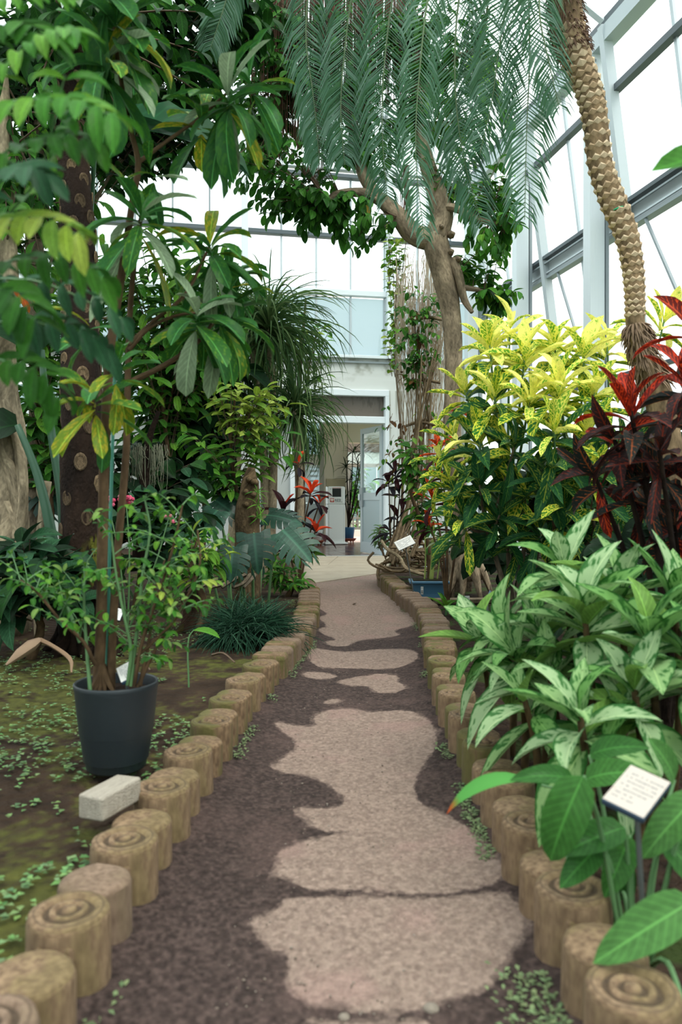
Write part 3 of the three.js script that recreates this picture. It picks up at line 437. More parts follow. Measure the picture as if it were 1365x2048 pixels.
  for (const [side, fn, d0, d1, dSmall] of [['left', edgeL, 0.89, 8.3, 4.2], ['right', edgeR, 0.98, 9.5, 4.35]]) {
    let d = d0, n = 1; const R = rng(side === 'left' ? 11 : 22);
    while (d < d1) {
      const small = d > dSmall, ring = n % 2 === (side === 'left' ? 1 : 1), slope = (fn(d + 0.1) - fn(d - 0.1)) / 0.2, x = fn(d), turn = -Math.atan(slope);
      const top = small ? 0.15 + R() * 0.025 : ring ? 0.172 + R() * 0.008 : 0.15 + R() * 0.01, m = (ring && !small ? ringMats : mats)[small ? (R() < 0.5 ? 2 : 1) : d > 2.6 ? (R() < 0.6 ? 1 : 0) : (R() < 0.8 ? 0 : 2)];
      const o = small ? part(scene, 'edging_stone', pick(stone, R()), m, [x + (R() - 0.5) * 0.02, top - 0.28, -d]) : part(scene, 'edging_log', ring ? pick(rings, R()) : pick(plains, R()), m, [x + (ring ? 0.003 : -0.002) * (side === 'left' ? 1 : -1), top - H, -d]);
      o.rotation.y = turn + (small ? (R() - 0.5) * 0.2 : Math.PI); o.rotation.z = (R() - 0.5) * 0.03; o.rotation.x = (R() - 0.5) * 0.03;
      tag(o, `${small ? 'rough narrow' : ring ? 'ring-topped concrete log' : 'plain-topped concrete log'} edging ${small ? 'stone' : 'post'}, ${ordinal(n)} from the front on the ${side} path edge`, small ? 'edging stone' : 'edging post', `edging along the ${side} side of the path`);
      d += small ? 0.125 + R() * 0.03 : 0.168; n++;
    }
  }
}
// ---------------------------------------------------------------- things on the left bed
{ // plastic pot
  const b = onL(233, 2.58); b.y = 0.11; const potX = thing('plant_pot', 'dark slate plastic plant pot on the mossy bed', 'pot', b);
  const pm = mat('#1a2328', { roughness: 0.5, bumpMap: grain, bumpScale: 0.001, clearcoat: 0.25, clearcoatRoughness: 0.4 });
  part(potX, 'body', new THREE.LatheGeometry([[0, 0], [0.09, 0], [0.097, 0.008], [0.1, 0.03], [0.105, 0.033], [0.117, 0.12], [0.119, 0.122], [0.128, 0.2], [0.134, 0.262], [0.137, 0.272], [0.137, 0.285], [0.133, 0.288], [0.128, 0.284], [0.125, 0.24], [0.118, 0.2]].map(([x, y]) => new THREE.Vector2(x, y)), 40), pm);
  part(potX, 'soil', grid(16, 16, (u, v) => { const r = Math.max(0.0001, u) * 0.126, a = v * 6.2832; return [r * Math.cos(a), 0.245 + 0.012 * fbm(r * 40 * Math.cos(a), r * 40 * Math.sin(a), 3, 3), r * Math.sin(a), r * Math.cos(a), r * Math.sin(a)]; }), soilMat);
}
{ // sawn block of stone-grey timber on the edging
  const wt = tex(128, 256, (u, v) => { const f = fbm(u * 30, v * 3, 2, 4), g = fbm(u * 8, v * 8, 6, 3); return mixc([0.5, 0.465, 0.42], [0.7, 0.66, 0.6], f * 0.6 + g * 0.4); });
  const g = new RoundedBoxGeometry(0.08, 0.066, 0.17, 3, 0.008), p = g.attributes.position; for (let i = 0; i < p.count; i++) { const k = 0.006 * (fbm(p.getX(i) * 30, p.getY(i) * 30, p.getZ(i) * 14, 2) - 0.5); p.setXYZ(i, p.getX(i) + k, p.getY(i) + k, p.getZ(i)); } g.computeVertexNormals();
  const q = P(221, 1597, 2.12), o = tag(part(scene, 'wood_block', g, mat('#ffffff', { map: wt, bumpMap: grain, bumpScale: 0.003 }), [q.x, 0.187, q.z]), 'pale weathered timber block lying on the left edging', 'block'); o.rotation.y = -0.62 + 0.25;
}
const cardTex = (seed, red, paper = '#e2dfd9') => { const c = document.createElement('canvas'); c.width = 256; c.height = 160; const x = c.getContext('2d'), R = rng(seed); x.fillStyle = paper; x.fillRect(0, 0, 256, 160); x.fillStyle = '#7a7a78'; for (let i = 0; i < 7; i++) { let q = 24; const y = 26 + i * 17; while (q < 225) { const w = 5 + R() * 14; if (R() > 0.16) x.fillRect(q, y, w, 5 + R() * 2); q += w + 4; if (i > 4 && q > 150) break; } } if (red) { x.fillStyle = '#8a2f2c'; x.fillRect(20, 60, 26, 22); } for (let i = 0; i < 60; i++) { x.fillStyle = `rgba(120,95,80,${0.25 * R()})`; x.fillRect(R() < 0.5 ? R() * 20 : 236 + R() * 20, R() * 160, R() * 14, R() * 8); } const t = new THREE.CanvasTexture(c); t.colorSpace = THREE.SRGBColorSpace; return t; };
// a plant label: slanted card on a thin stake
function sign(name, label, top, foot, w, h, face, seed, { back = '#24384a', red = false, roll = 0, up = V(0, 1, 0.2) } = {}) {
  const g = thing(name, label, 'sign', foot), c = top.clone().sub(foot), pl = new THREE.Group(); pl.name = 'plate'; pl.position.copy(c); pl.quaternion.copy(orient(face, up)); pl.rotateZ(roll); g.add(pl);
  part(pl, 'backing', box(w, h, 0.012, 0.003), mat(back, { roughness: 0.5 })); part(pl, 'card', new THREE.PlaneGeometry(w * 0.97, h * 0.96), mat('#ffffff', { map: cardTex(seed, red, seed === 1 ? '#b3a79c' : undefined), roughness: 0.6 }), [0, 0, 0.0068]);
  part(g, 'stake', tube([V(0, -0.08, 0), c.clone().add(V(0, 0, -0.006))], [0.0055], { seg: 6, div: 1 }), mat('#565a58', { roughness: 0.5, metalness: 0.4 }));
}
sign('plant_label', 'white plant label with dark backing among the broad leaves at bottom right', P(1274, 1586, 1.5), (() => { const p = P(1300, 1790, 1.5); p.y = bedR(p.x, 1.5); return p; })(), 0.082, 0.135, P(1345, 1553, 1.56).sub(P(1265, 1540, 1.58)).cross(P(1265, 1540, 1.58).sub(P(1202, 1615, 1.48))), 1, { up: P(1265, 1540, 1.58).sub(P(1202, 1615, 1.48)) });
sign('plant_label', 'white plant label on a stake behind the stems of the potted shrub', P(222, 1226, 3.3), onL(226, 3.3), 0.1, 0.055, V(0.15, 0.55, 0.8), 2, { red: true, roll: -0.35 });
sign('plant_label', 'white card label lying in the back of the slate pot', P(246, 1352, 2.5).add(V(0, 0, -0.04)), P(250, 1362, 2.5).add(V(0, -0.02, -0.03)), 0.1, 0.05, V(-0.3, 0.8, 0.4), 3, { roll: -0.25 });
sign('plant_label', 'tilted white plant label in front of the twisted vine stems', P(810, 1086, 7.1), onR(834, 7.1), 0.17, 0.105, V(-0.1, 0.6, 0.8), 4, { roll: 0.55, back: '#cfd2cf' });
sign('plant_label', 'dark blue back of a plant label leaning beside the tree root', P(975, 1200, 4.1), onR(985, 4.1), 0.1, 0.05, V(-0.85, 0.3, -0.2), 5, { roll: 1.2 });
{ const b = onR(935, 6.6), t = thing('plant_tag', 'small white plastic plant tag below the tree root', 'plant tag', b); part(t, 'blade', box(0.042, 0.09, 0.003, 0.001), mat('#e8e8e4'), [0, 0.075, 0]); part(t, 'spike', box(0.012, 0.1, 0.003), mat('#e8e8e4'), [0, 0.0, 0]); part(t, 'print', new THREE.PlaneGeometry(0.032, 0.06), mat('#ffffff', { map: cardTex(8) }), [0, 0.078, 0.002]); }
{ const q = P(930, 1202, 6.9); q.y = bedR(q.x, 6.9) + 0.035; const o = tag(part(scene, 'plank', box(0.55, 0.035, 0.12, 0.005), bark('#9b8d78', 0.004), q), 'grey timber plank lying in front of the tree root', 'plank'); o.rotation.y = 0.06; }
{ // blue planter
  const b = onR(858, 7.35); b.y = 0.075; const g = thing('planter', 'blue rectangular plastic planter beside the path', 'planter', b, { turn: -0.04 }), pm = mat('#3a6580', { roughness: 0.4, clearcoat: 0.3, clearcoatRoughness: 0.3 });
  const frustum = (w0, d0, w1, d1, h) => { const q = new THREE.BoxGeometry(1, h, 1), p = q.attributes.position; for (let i = 0; i < p.count; i++) { const t = p.getY(i) > 0; p.setXYZ(i, p.getX(i) * (t ? w1 : w0), p.getY(i) + h / 2, p.getZ(i) * (t ? d1 : d0)); } q.computeVertexNormals(); return q; };
  part(g, 'body', frustum(0.27, 0.2, 0.32, 0.24, 0.15), pm); part(g, 'foot_band', frustum(0.285, 0.215, 0.285, 0.215, 0.045), pm); part(g, 'rim', box(0.375, 0.022, 0.29, 0.006), pm, [0, 0.155, 0]); part(g, 'soil', box(0.3, 0.006, 0.21), soilMat, [0, 0.169, 0]);
  part(g, 'barcode_sticker', box(0.024, 0.075, 0.002), mat('#dfe2e0'), [-0.07, 0.08, 0.114], { rot: [0.13, 0, 0] }); for (const y of [0.1, 0.075, 0.06]) part(g, 'sticker_print', box(0.018, 0.008, 0.002), mat('#55585a'), [-0.07, y, 0.1155], { rot: [0.13, 0, 0] });
}
{ // dark watering can behind the planter
  const b = onR(912, 7.9), g = thing('watering_can', 'dark grey watering can behind the blue planter', 'watering can', b); const m = mat('#4a5357', { roughness: 0.35, metalness: 0.3 });
  part(g, 'body', new THREE.LatheGeometry([[0, 0], [0.1, 0], [0.11, 0.02], [0.115, 0.15], [0.1, 0.2], [0.06, 0.235], [0.045, 0.24], [0, 0.238]].map(([x, y]) => new THREE.Vector2(x, y + 0.16)), 24), m); part(g, 'stand', box(0.3, 0.16, 0.22, 0.01), bark('#6d6255'), [0, 0.08, 0]);
  part(g, 'handle', tube([V(-0.1, 0.22, 0.03), V(-0.19, 0.3, 0.03), V(-0.16, 0.42, 0.03), V(-0.05, 0.41, 0.03)], [0.012], { seg: 6 }), mat('#23282a', { roughness: 0.5 })); part(g, 'spout', tube([V(0.1, 0.2, 0), V(0.2, 0.36, 0)], [0.022, 0.012], { seg: 8 }), m);
}
// ---------------------------------------------------------------- things in the porch
{ // defibrillator cabinet on its stand
  const d = 17.5, p = P(671, HY, d), g = thing('defibrillator_cabinet', 'white AED defibrillator cabinet on a tall white stand', 'AED cabinet', [p.x, 0, p.z], { turn: TH });
  const wm = mat('#eef0f0', { roughness: 0.35, clearcoat: 0.3 }), gm = mat('#8d9395', { roughness: 0.5 });
  part(g, 'base', box(0.52, 0.035, 0.36, 0.006), wm, [0, 0.03, 0]); for (const [x, z] of [[-0.22, 0.14], [0.22, 0.14], [-0.22, -0.14], [0.22, -0.14]]) part(g, 'foot', box(0.04, 0.016, 0.04), mat('#222'), [x, 0.006, z]);
  part(g, 'stand_body', box(0.4, 0.86, 0.26, 0.01), wm, [0, 0.47, 0]); const fp = part(g, 'front_panel', box(0.34, 0.82, 0.008, 0.003), wm, [0, 0.47, 0.132]); for (const x of [-0.172, 0.172]) part(fp, 'panel_joint', box(0.004, 0.83, 0.002), gm, [x, 0, 0]);
  const b = part(g, 'cabinet_box', box(0.4, 0.4, 0.24, 0.012), wm, [0, 1.105, 0]); const dr = part(g, 'cabinet_door', box(0.35, 0.36, 0.012, 0.004), wm, [0, 1.105, 0.124]);
  part(dr, 'window', box(0.2, 0.19, 0.004), mat('#15191a', { roughness: 0.12 }), [0.01, 0.06, 0.006]); part(dr, 'red_strip', box(0.2, 0.012, 0.002), mat('#b4574c'), [0.01, 0.168, 0.007]); for (const y of [0.16, 0.03, 0.0]) part(dr, 'latch', box(0.012, 0.022, 0.006), gm, [-0.13, y - 0.02, 0.008]);
  const c = document.createElement('canvas'); c.width = 512; c.height = 200; const x = c.getContext('2d'); x.fillStyle = '#e6e8e7'; x.fillRect(0, 0, 512, 200); x.fillStyle = '#b23a2c'; x.fillRect(10, 20, 160, 160); x.fillStyle = '#f4efe9'; x.beginPath(); x.moveTo(90, 155); x.lineTo(32, 92); x.arc(61, 74, 31, Math.PI * 0.8, Math.PI * 1.95); x.arc(119, 74, 31, Math.PI * 1.05, Math.PI * 2.2); x.lineTo(90, 155); x.fill(); x.fillStyle = '#b23a2c'; x.beginPath(); x.moveTo(100, 58); x.lineTo(76, 100); x.lineTo(92, 100); x.lineTo(82, 136); x.lineTo(110, 90); x.lineTo(93, 90); x.fill();
  x.fillStyle = '#17181a'; x.font = 'bold 130px sans-serif'; x.fillText('AED', 190, 140); x.fillRect(196, 156, 292, 14); const t = new THREE.CanvasTexture(c); t.colorSpace = THREE.SRGBColorSpace;
  part(dr, 'printed_label', new THREE.PlaneGeometry(0.3, 0.115), mat('#ffffff', { map: t, roughness: 0.4 }), [0.0, -0.11, 0.0075]); for (const sx of [-0.19, 0.19]) for (const y of [0.9, 1.3]) part(g, 'bolt', box(0.016, 0.016, 0.01), mat('#333'), [sx, y, 0.122]);
}
function roundPot(name, label, p, r, h, color, saucer) { const g = thing(name, label, 'pot', p); part(g, 'body', new THREE.LatheGeometry([[0, 0], [r * 0.78, 0], [r * 0.96, h * 0.92], [r, h * 0.93], [r, h], [r * 0.92, h], [r * 0.9, h * 0.9], [0, h * 0.9]].map(([a, b]) => new THREE.Vector2(a, b + 0.1)), 24), mat(color, { roughness: 0.45 })); part(g, 'saucer', new THREE.LatheGeometry([[0, 0.06], [r * 0.9, 0.06], [r * 1.2, 0.1], [r * 1.22, 0.1], [r * 0.95, 0.04], [0, 0.04]].map(([a, b]) => new THREE.Vector2(a, b)), 24), mat(saucer, { roughness: 0.7 })); for (let i = 0; i < 4; i++) part(g, 'saucer_foot', box(0.03, 0.05, 0.03), mat(saucer), [Math.cos(i * 1.57 + 0.5) * r * 0.8, 0.025, Math.sin(i * 1.57 + 0.5) * r * 0.8]); return g; }
roundPot('plant_pot', 'blue round pot on a terracotta saucer beside the AED cabinet', [P(697, HY, 18.2).x, 0, -18.2], 0.16, 0.26, '#1e4f73', '#9b4a33');
roundPot('plant_pot', 'white pot on a terracotta saucer left of the AED cabinet', [P(631, HY, 17.3).x, 0, -17.3], 0.17, 0.22, '#c9ccca', '#9b4a33');
{ const g = thing('low_fence', 'low grey timber fence in the house beyond the porch', 'fence', P(724, HY, 21.5).setY(0)), m = mat('#7c7a72', { roughness: 0.9 }); for (let i = 0; i < 9; i++) part(g, 'picket', box(0.05, 0.42, 0.03, 0.004), m, [-0.5 + i * 0.13, 0.36, 0]); for (const y of [0.22, 0.36, 0.5]) part(g, 'fence_rail', box(1.15, 0.04, 0.02), m, [0.02, y, 0.025]); part(g, 'kerb', box(1.3, 0.2, 0.14, 0.01), mat('#d8d2c6'), [0, 0.08, 0.05]); }
// fallen palm sheaths and sticks on the left bed
{
  const b = onL(60, 4.0), g = thing('fallen_leaf_sheath', 'pale tan fallen palm sheath bent on the moss', 'dead leaf', b); const r = (px, py, d) => P(px, py, d).sub(b);
  part(g, 'blade', tube([r(12, 1330, 3.9), r(40, 1308, 3.95), r(62, 1292, 4.0), r(80, 1280, 4.05)], [0.006, 0.03, 0.034, 0.016], { seg: 7, bump: 0.2 }), mat('#8f7660', { roughness: 0.95 })); part(g, 'stalk', tube([r(80, 1280, 4.05), r(105, 1292, 4.0), r(140, 1318, 3.9), r(143, 1345, 3.75)], [0.014, 0.011, 0.012, 0.004], { seg: 6 }), mat('#826850', { roughness: 0.95 }));
}
for (const [a, c, d, lab] of [[[265, 1308], [300, 1340], 3.2, 'short curved twig lying right of the slate pot stems'], [[425, 1310], [470, 1325], 3.45, 'thin brown stick lying on the moss near the grass tuft']]) { const p = G(a[0], a[1], 0.12), q = G(c[0], c[1], 0.12), o = part(scene, 'fallen_stick', tube([V(0, 0, 0), q.clone().sub(p).multiplyScalar(0.5).add(V(0, 0.03, 0)), q.clone().sub(p)], [0.008, 0.006, 0.004], { seg: 5 }), bk.twig, p); tag(o, lab, 'stick'); }
// stones and dead leaves on the path
{
  const R = rng(77), peb = [1, 2, 3].map((s) => { const g = new THREE.IcosahedronGeometry(1, 1), p = g.attributes.position; for (let i = 0; i < p.count; i++) { const k = 0.8 + 0.4 * noise(p.getX(i) * 1.3 + s * 4, p.getY(i) * 1.3, p.getZ(i) * 1.3); p.setXYZ(i, p.getX(i) * k, p.getY(i) * k * 0.6, p.getZ(i) * k); } g.computeVertexNormals(); return g; });
  const spots = [[862, 2022, 0.02, 'largest pale pebble at the front right of the path'], [900, 2018, 0.008, 'small pebble right of the largest pale pebble'], [412, 1738, 0.011, 'tan pebble on the wet left side of the path'], [688, 2038, 0.014, 'pebble on the crack at the bottom of the path']];
  for (const [px, py, r, lab] of spots) tag(part(scene, 'pebble', pick(peb, R()), mat('#7d7266', { roughness: 0.95 }), G(px, py).add(V(0, r * 0.25, 0)), { scale: r * 0.8 }), lab, 'pebble');
  const dead = leafGeo('ellip', { bend: 0.8, rows: 5 });
  for (const [px, py, l, c, lab] of [[1090, 1990, 0.03, '#c9b56a', 'yellow fallen leaf on the moss at bottom right'], [820, 1257, 0.06, '#4c3a2c', 'dark curled dead leaf on the far path'], [715, 1209, 0.06, '#6a5442', 'small dead leaf far along the path'], [575, 1362, 0.03, '#b8b45a', 'yellow fallen leaf at the left path edge']]) { const o = tag(part(scene, 'fallen_leaf', dead, leafMat(c), G(px, py).add(V(0, 0.012, 0)), { scale: [l * 0.6, l, l] }), lab, 'leaf'); o.rotation.y = R() * 6; }
  // loose grit on the path
  const grit = new THREE.InstancedMesh(peb[0], mat('#8d8278', { roughness: 1 }), 1500), m = new THREE.Matrix4();
  for (let i = 0; i < 1500; i++) { const d = 1.2 + Math.pow(R(), 1.6) * 7, x = lerp(edgeL(d) + 0.09, edgeR(d) - 0.09, R()), s = 0.0015 + 0.0028 * R() * R(); m.compose(V(x, 0.004, -d), new THREE.Quaternion().setFromEuler(new THREE.Euler(0, R() * 6, 0)), V(s, s, s)); grit.setMatrixAt(i, m); grit.setColorAt(i, new THREE.Color().setHSL(0.07, 0.1, 0.35 + R() * 0.5)); }
  grit.name = 'path_grit'; tag(grit, 'loose fine grit scattered over the earth path', 'grit', null, 'stuff'); scene.add(grit);
}
// ---------------------------------------------------------------- plants left of the path
const gLoq = [leafGeo('oblance', { bend: 0.5, fold: 0.25, rows: 8, wave: 0.06 }), leafGeo('oblance', { bend: 0.9, fold: 0.2, rows: 8, wave: 0.05 }), leafGeo('oblance', { bend: 1.3, fold: 0.28, rows: 8, wave: 0.06 })];
const gLance = [leafGeo('lance', { bend: 0.4 }), leafGeo('lance', { bend: 0.8 }), leafGeo('lance', { bend: 1.2, twist: 0.5 })];
const gEll = [leafGeo('ellip', { bend: 0.3 }), leafGeo('ellip', { bend: 0.7 }), leafGeo('ellip', { bend: 1.0, fold: 0.3 })];
const gOv = [leafGeo('ovate', { bend: 0.5 }), leafGeo('ovate', { bend: 0.9, fold: 0.3 })];
const gHeart = [leafGeo('heart', { bend: 0.7, rows: 8, fold: 0.2 }), leafGeo('heart', { bend: 1.1, rows: 8, fold: 0.25 })];
const path3 = (a) => a.map(([x, y, d]) => P(x, y, d));
{ // tall potted shrub with whorls of drooping leaves
  const b = onL(233, 2.58); b.y = 0.355; const R = rng(301), pl = new Plant('whorled_shrub', 'tall potted shrub with whorls of long drooping leaves', 'shrub', b), D = 2.56;
  const canes = [
    [[[196, 1375, D], [203, 1250, D], [206, 1050, D], [214, 800, D], [222, 690, 2.6], [242, 560, 2.65], [266, 400, 2.7], [277, 325, 2.7], [258, 245, 2.65], [236, 120, 2.6], [218, -20, 2.6]], [0.019, 0.018, 0.017, 0.015, 0.013, 0.01, 0.008, 0.007]],
    [[[222, 1380, D], [226, 1260, D], [236, 1100, D + 0.05], [253, 900, 2.65], [256, 760, 2.7], [262, 600, 2.7], [276, 470, 2.65], [284, 425, 2.6]], [0.015, 0.014, 0.013, 0.011, 0.009, 0.007]],
    [[[277, 325, 2.7], [330, 285, 2.75], [400, 235, 2.8], [455, 185, 2.8]], [0.008, 0.006, 0.005]],
    [[[258, 690, 2.68], [310, 640, 2.72], [370, 590, 2.78], [420, 490, 2.85]], [0.009, 0.007, 0.005]],
    [[[258, 765, 2.7], [330, 730, 2.75], [400, 680, 2.85], [440, 625, 2.9]], [0.011, 0.009, 0.006]],
    [[[258, 700, 2.68], [300, 655, 2.7], [350, 632, 2.72], [395, 625, 2.75]], [0.008, 0.006, 0.005]],
    [[[205, 900, D], [190, 850, 2.5], [186, 790, 2.45]], [0.007, 0.005, 0.004]],
    [[[214, 690, 2.6], [228, 640, 2.6], [170, 640, 2.55]], [0.008, 0.006, 0.004]],
    [[[218, 760, 2.58], [225, 700, 2.5], [232, 735, 2.44]], [0.006, 0.004]],
  ];
  for (const [p, r] of canes) pl.tube('stem', path3(p), r, bk.cane, { seg: 7, div: 3 });
  for (const [px, py] of [[170, 1385], [183, 1390], [212, 1395], [235, 1390], [196, 1385]]) pl.tube('root', path3([[205, 1330, D - 0.01], [(px + 205) / 2, 1372, D - 0.03], [px, py + 5, D - 0.05]]), [0.012, 0.009, 0.004], bk.cane, { seg: 5 });
  const M = (t, R) => R() < 0.16 ? pick(lm.loquatOld, R()) : R() < 0.16 ? lm.loquatBack[0] : pick(lm.loquat, R());
  const old = (t, R) => R() < 0.5 ? pick(lm.loquatOld, R()) : pick(lm.loquat, R());
  const W = [[232, 40, 2.55, 15, 0.24, 0.085, M], [215, 110, 2.5, 12, 0.24, 0.08, M], [215, -40, 2.5, 11, 0.25, 0.09, M], [455, 185, 2.75, 17, 0.26, 0.075, M], [500, 160, 2.85, 6, 0.22, 0.07, M], [405, 235, 2.8, 8, 0.2, 0.07, old], [284, 425, 2.58, 14, 0.26, 0.075, M], [420, 490, 2.82, 15, 0.24, 0.07, M], [460, 560, 2.95, 10, 0.22, 0.065, M], [440, 625, 2.9, 16, 0.26, 0.065, M], [395, 625, 2.7, 12, 0.23, 0.075, M], [190, 790, 2.42, 9, 0.2, 0.06, old], [236, 730, 2.42, 7, 0.19, 0.06, old], [180, 645, 2.5, 5, 0.18, 0.06, M], [300, 330, 2.65, 4, 0.16, 0.07, M]];
  W.forEach(([px, py, d, n, l, w, ma]) => rosette(pl, P(px, py, d), V((R() - 0.5) * 0.5, 1, 0.25 + R() * 0.2), R, { e0: 0.5, e1: 2.35, n: Math.round(n * 1.4), len: l * 1.08, wid: w * 1.25, geos: gLoq, matAt: ma, rise: 0.07, jit: 0.2 }));
  pl.done();
}
{ // small-leaved shrub sharing the pot
  const b = onL(262, 2.52); b.y = 0.355; const R = rng(302), pl = new Plant('small_leaved_shrub', 'twiggy shrub with small pale green leaves growing from the slate pot', 'shrub', b), D = 2.5, m = [...lm.bright, ...lm.mid, leafMat('#9cc46a')];
  const stems = [[[268, 1372], [285, 1280], [320, 1180], [350, 1080], [365, 1010]], [[262, 1372], [275, 1250], [285, 1150], [300, 1060], [290, 1000]], [[275, 1375], [310, 1300], [360, 1220], [400, 1130], [395, 1060]], [[255, 1370], [262, 1300], [250, 1240], [232, 1150], [222, 1060]], [[258, 1372], [270, 1320], [300, 1290], [350, 1240], [370, 1210]], [[180, 1380], [172, 1280], [168, 1180], [176, 1120]], [[190, 1330], [168, 1285], [120, 1240], [70, 1180], [40, 1160]], [[160, 1285], [130, 1210], [95, 1190], [50, 1185]], [[280, 1370], [300, 1270], [310, 1180], [330, 1120]]];
  stems.forEach((s, i) => {
    const q = s.map(([x, y], k) => P(x, y, D + (i % 3 - 1) * 0.1 * k / s.length)); pl.tube('stem', q, [0.007, 0.005, 0.003], i % 2 ? bk.greenstem : bk.cane, { seg: 5, div: 3 });
    const c = new THREE.CatmullRomCurve3(q); for (let k = 0; k < 11; k++) { const t = 0.3 + 0.7 * k / 10, p = c.getPoint(t), e = p.clone().add(V((R() - 0.5) * 0.24, (R() - 0.25) * 0.14, (R() - 0.5) * 0.24)); spray(pl, p, e, R, { n: 6, len: 0.037, wid: 0.017, geos: gEll, mats: R() < 0.06 ? lm.lime : m, twig: bk.greenstem, r: 0.0022, droop: 0.3, start: 0.35 }); }
  });
  pl.done();
}
{ const q = P(213, 1380, 2.6), o = tag(part(scene, 'plant_stake', tube([V(0, 0, 0), P(222, 1000, 2.66).sub(q), P(236, 560, 2.74).sub(q)], [0.006], { seg: 6 }), mat('#2f7a66', { roughness: 0.4 }), q), 'thin green support stake tied among the potted stems', 'stake'); }
{ // foreground shrub with pinnate leaves, out of focus at the left margin
  const b = onL(-330, 1.75), R = rng(303), pl = new Plant('pinnate_shrub', 'blurred foreground shrub with feathery compound leaves at top left', 'shrub', b);
  pl.tube('stem', [b.clone(), P(-240, 900, 1.75), P(-180, 500, 1.65), P(-150, 250, 1.6), P(-120, 60, 1.6)], [0.02, 0.017, 0.013, 0.009], bk.cane, { seg: 6 });
  const L = [ // rachis: start, mid, end, leaflet length
    [[-150, 330, 1.6], [20, 120, 1.45], [150, 60, 1.4], 0.075, 'bright'], [[-150, 300, 1.6], [40, 200, 1.4], [230, 230, 1.35], 0.08, 'bright'], [[-170, 480, 1.6], [20, 300, 1.42], [200, 290, 1.4], 0.075, 'mid'], [[-150, 250, 1.6], [0, 60, 1.5], [90, 90, 1.45], 0.07, 'mid'],
    [[-180, 560, 1.65], [60, 380, 1.5], [130, 150, 1.4], 0.075, 'bright'], [[-180, 540, 1.65], [0, 440, 1.4], [160, 470, 1.35], 0.08, 'lime'], [[-190, 650, 1.7], [30, 520, 1.5], [210, 560, 1.5], 0.075, 'mid'], [[-200, 740, 1.7], [40, 640, 1.55], [215, 700, 1.6], 0.08, 'blue'], [[-200, 820, 1.7], [0, 720, 1.5], [120, 800, 1.5], 0.08, 'mid'], [[-200, 700, 1.7], [-40, 580, 1.4], [70, 640, 1.35], 0.08, 'mid'], [[-160, 200, 1.6], [-20, 10, 1.5], [130, -20, 1.5], 0.07, 'bright'], [[-190, 600, 1.7], [60, 560, 1.6], [250, 640, 1.65], 0.07, 'blue'], [[-180, 500, 1.65], [-30, 360, 1.35], [90, 350, 1.3], 0.08, 'blue'],
  ];
  for (const [a, m, e, l, k] of L) {
    const q = path3([a, m, e]), rach = pl.tube('leaf', q, [0.004, 0.003, 0.0015], bk.greenstem, { seg: 4, div: 5 }), c = new THREE.QuadraticBezierCurve3(q[0], q[1].clone().multiplyScalar(2).addScaledVector(q[0], -0.5).addScaledVector(q[2], -0.5), q[2]);
    for (let i = 0; i < 9; i++) for (const s of [-1, 1]) { const t = 0.3 + 0.68 * i / 8, p = c.getPoint(t), tn = c.getTangent(t).normalize(), side = V(0, 0, 0).crossVectors(V(0.15, 1, 0.75).normalize(), tn).normalize().multiplyScalar(s); const dir = tn.clone().multiplyScalar(0.5).add(side); dir.y -= 0.25 * R(); pl.leaf(p, dir, V(R() * 0.4 - 0.2, 0.6, 0.8), l * (0.8 + R() * 0.4), l * 0.36, pick(gEll, R()), pick(lm[k], R()), 'leaflet', rach); }
  }
  pl.done(400);
}
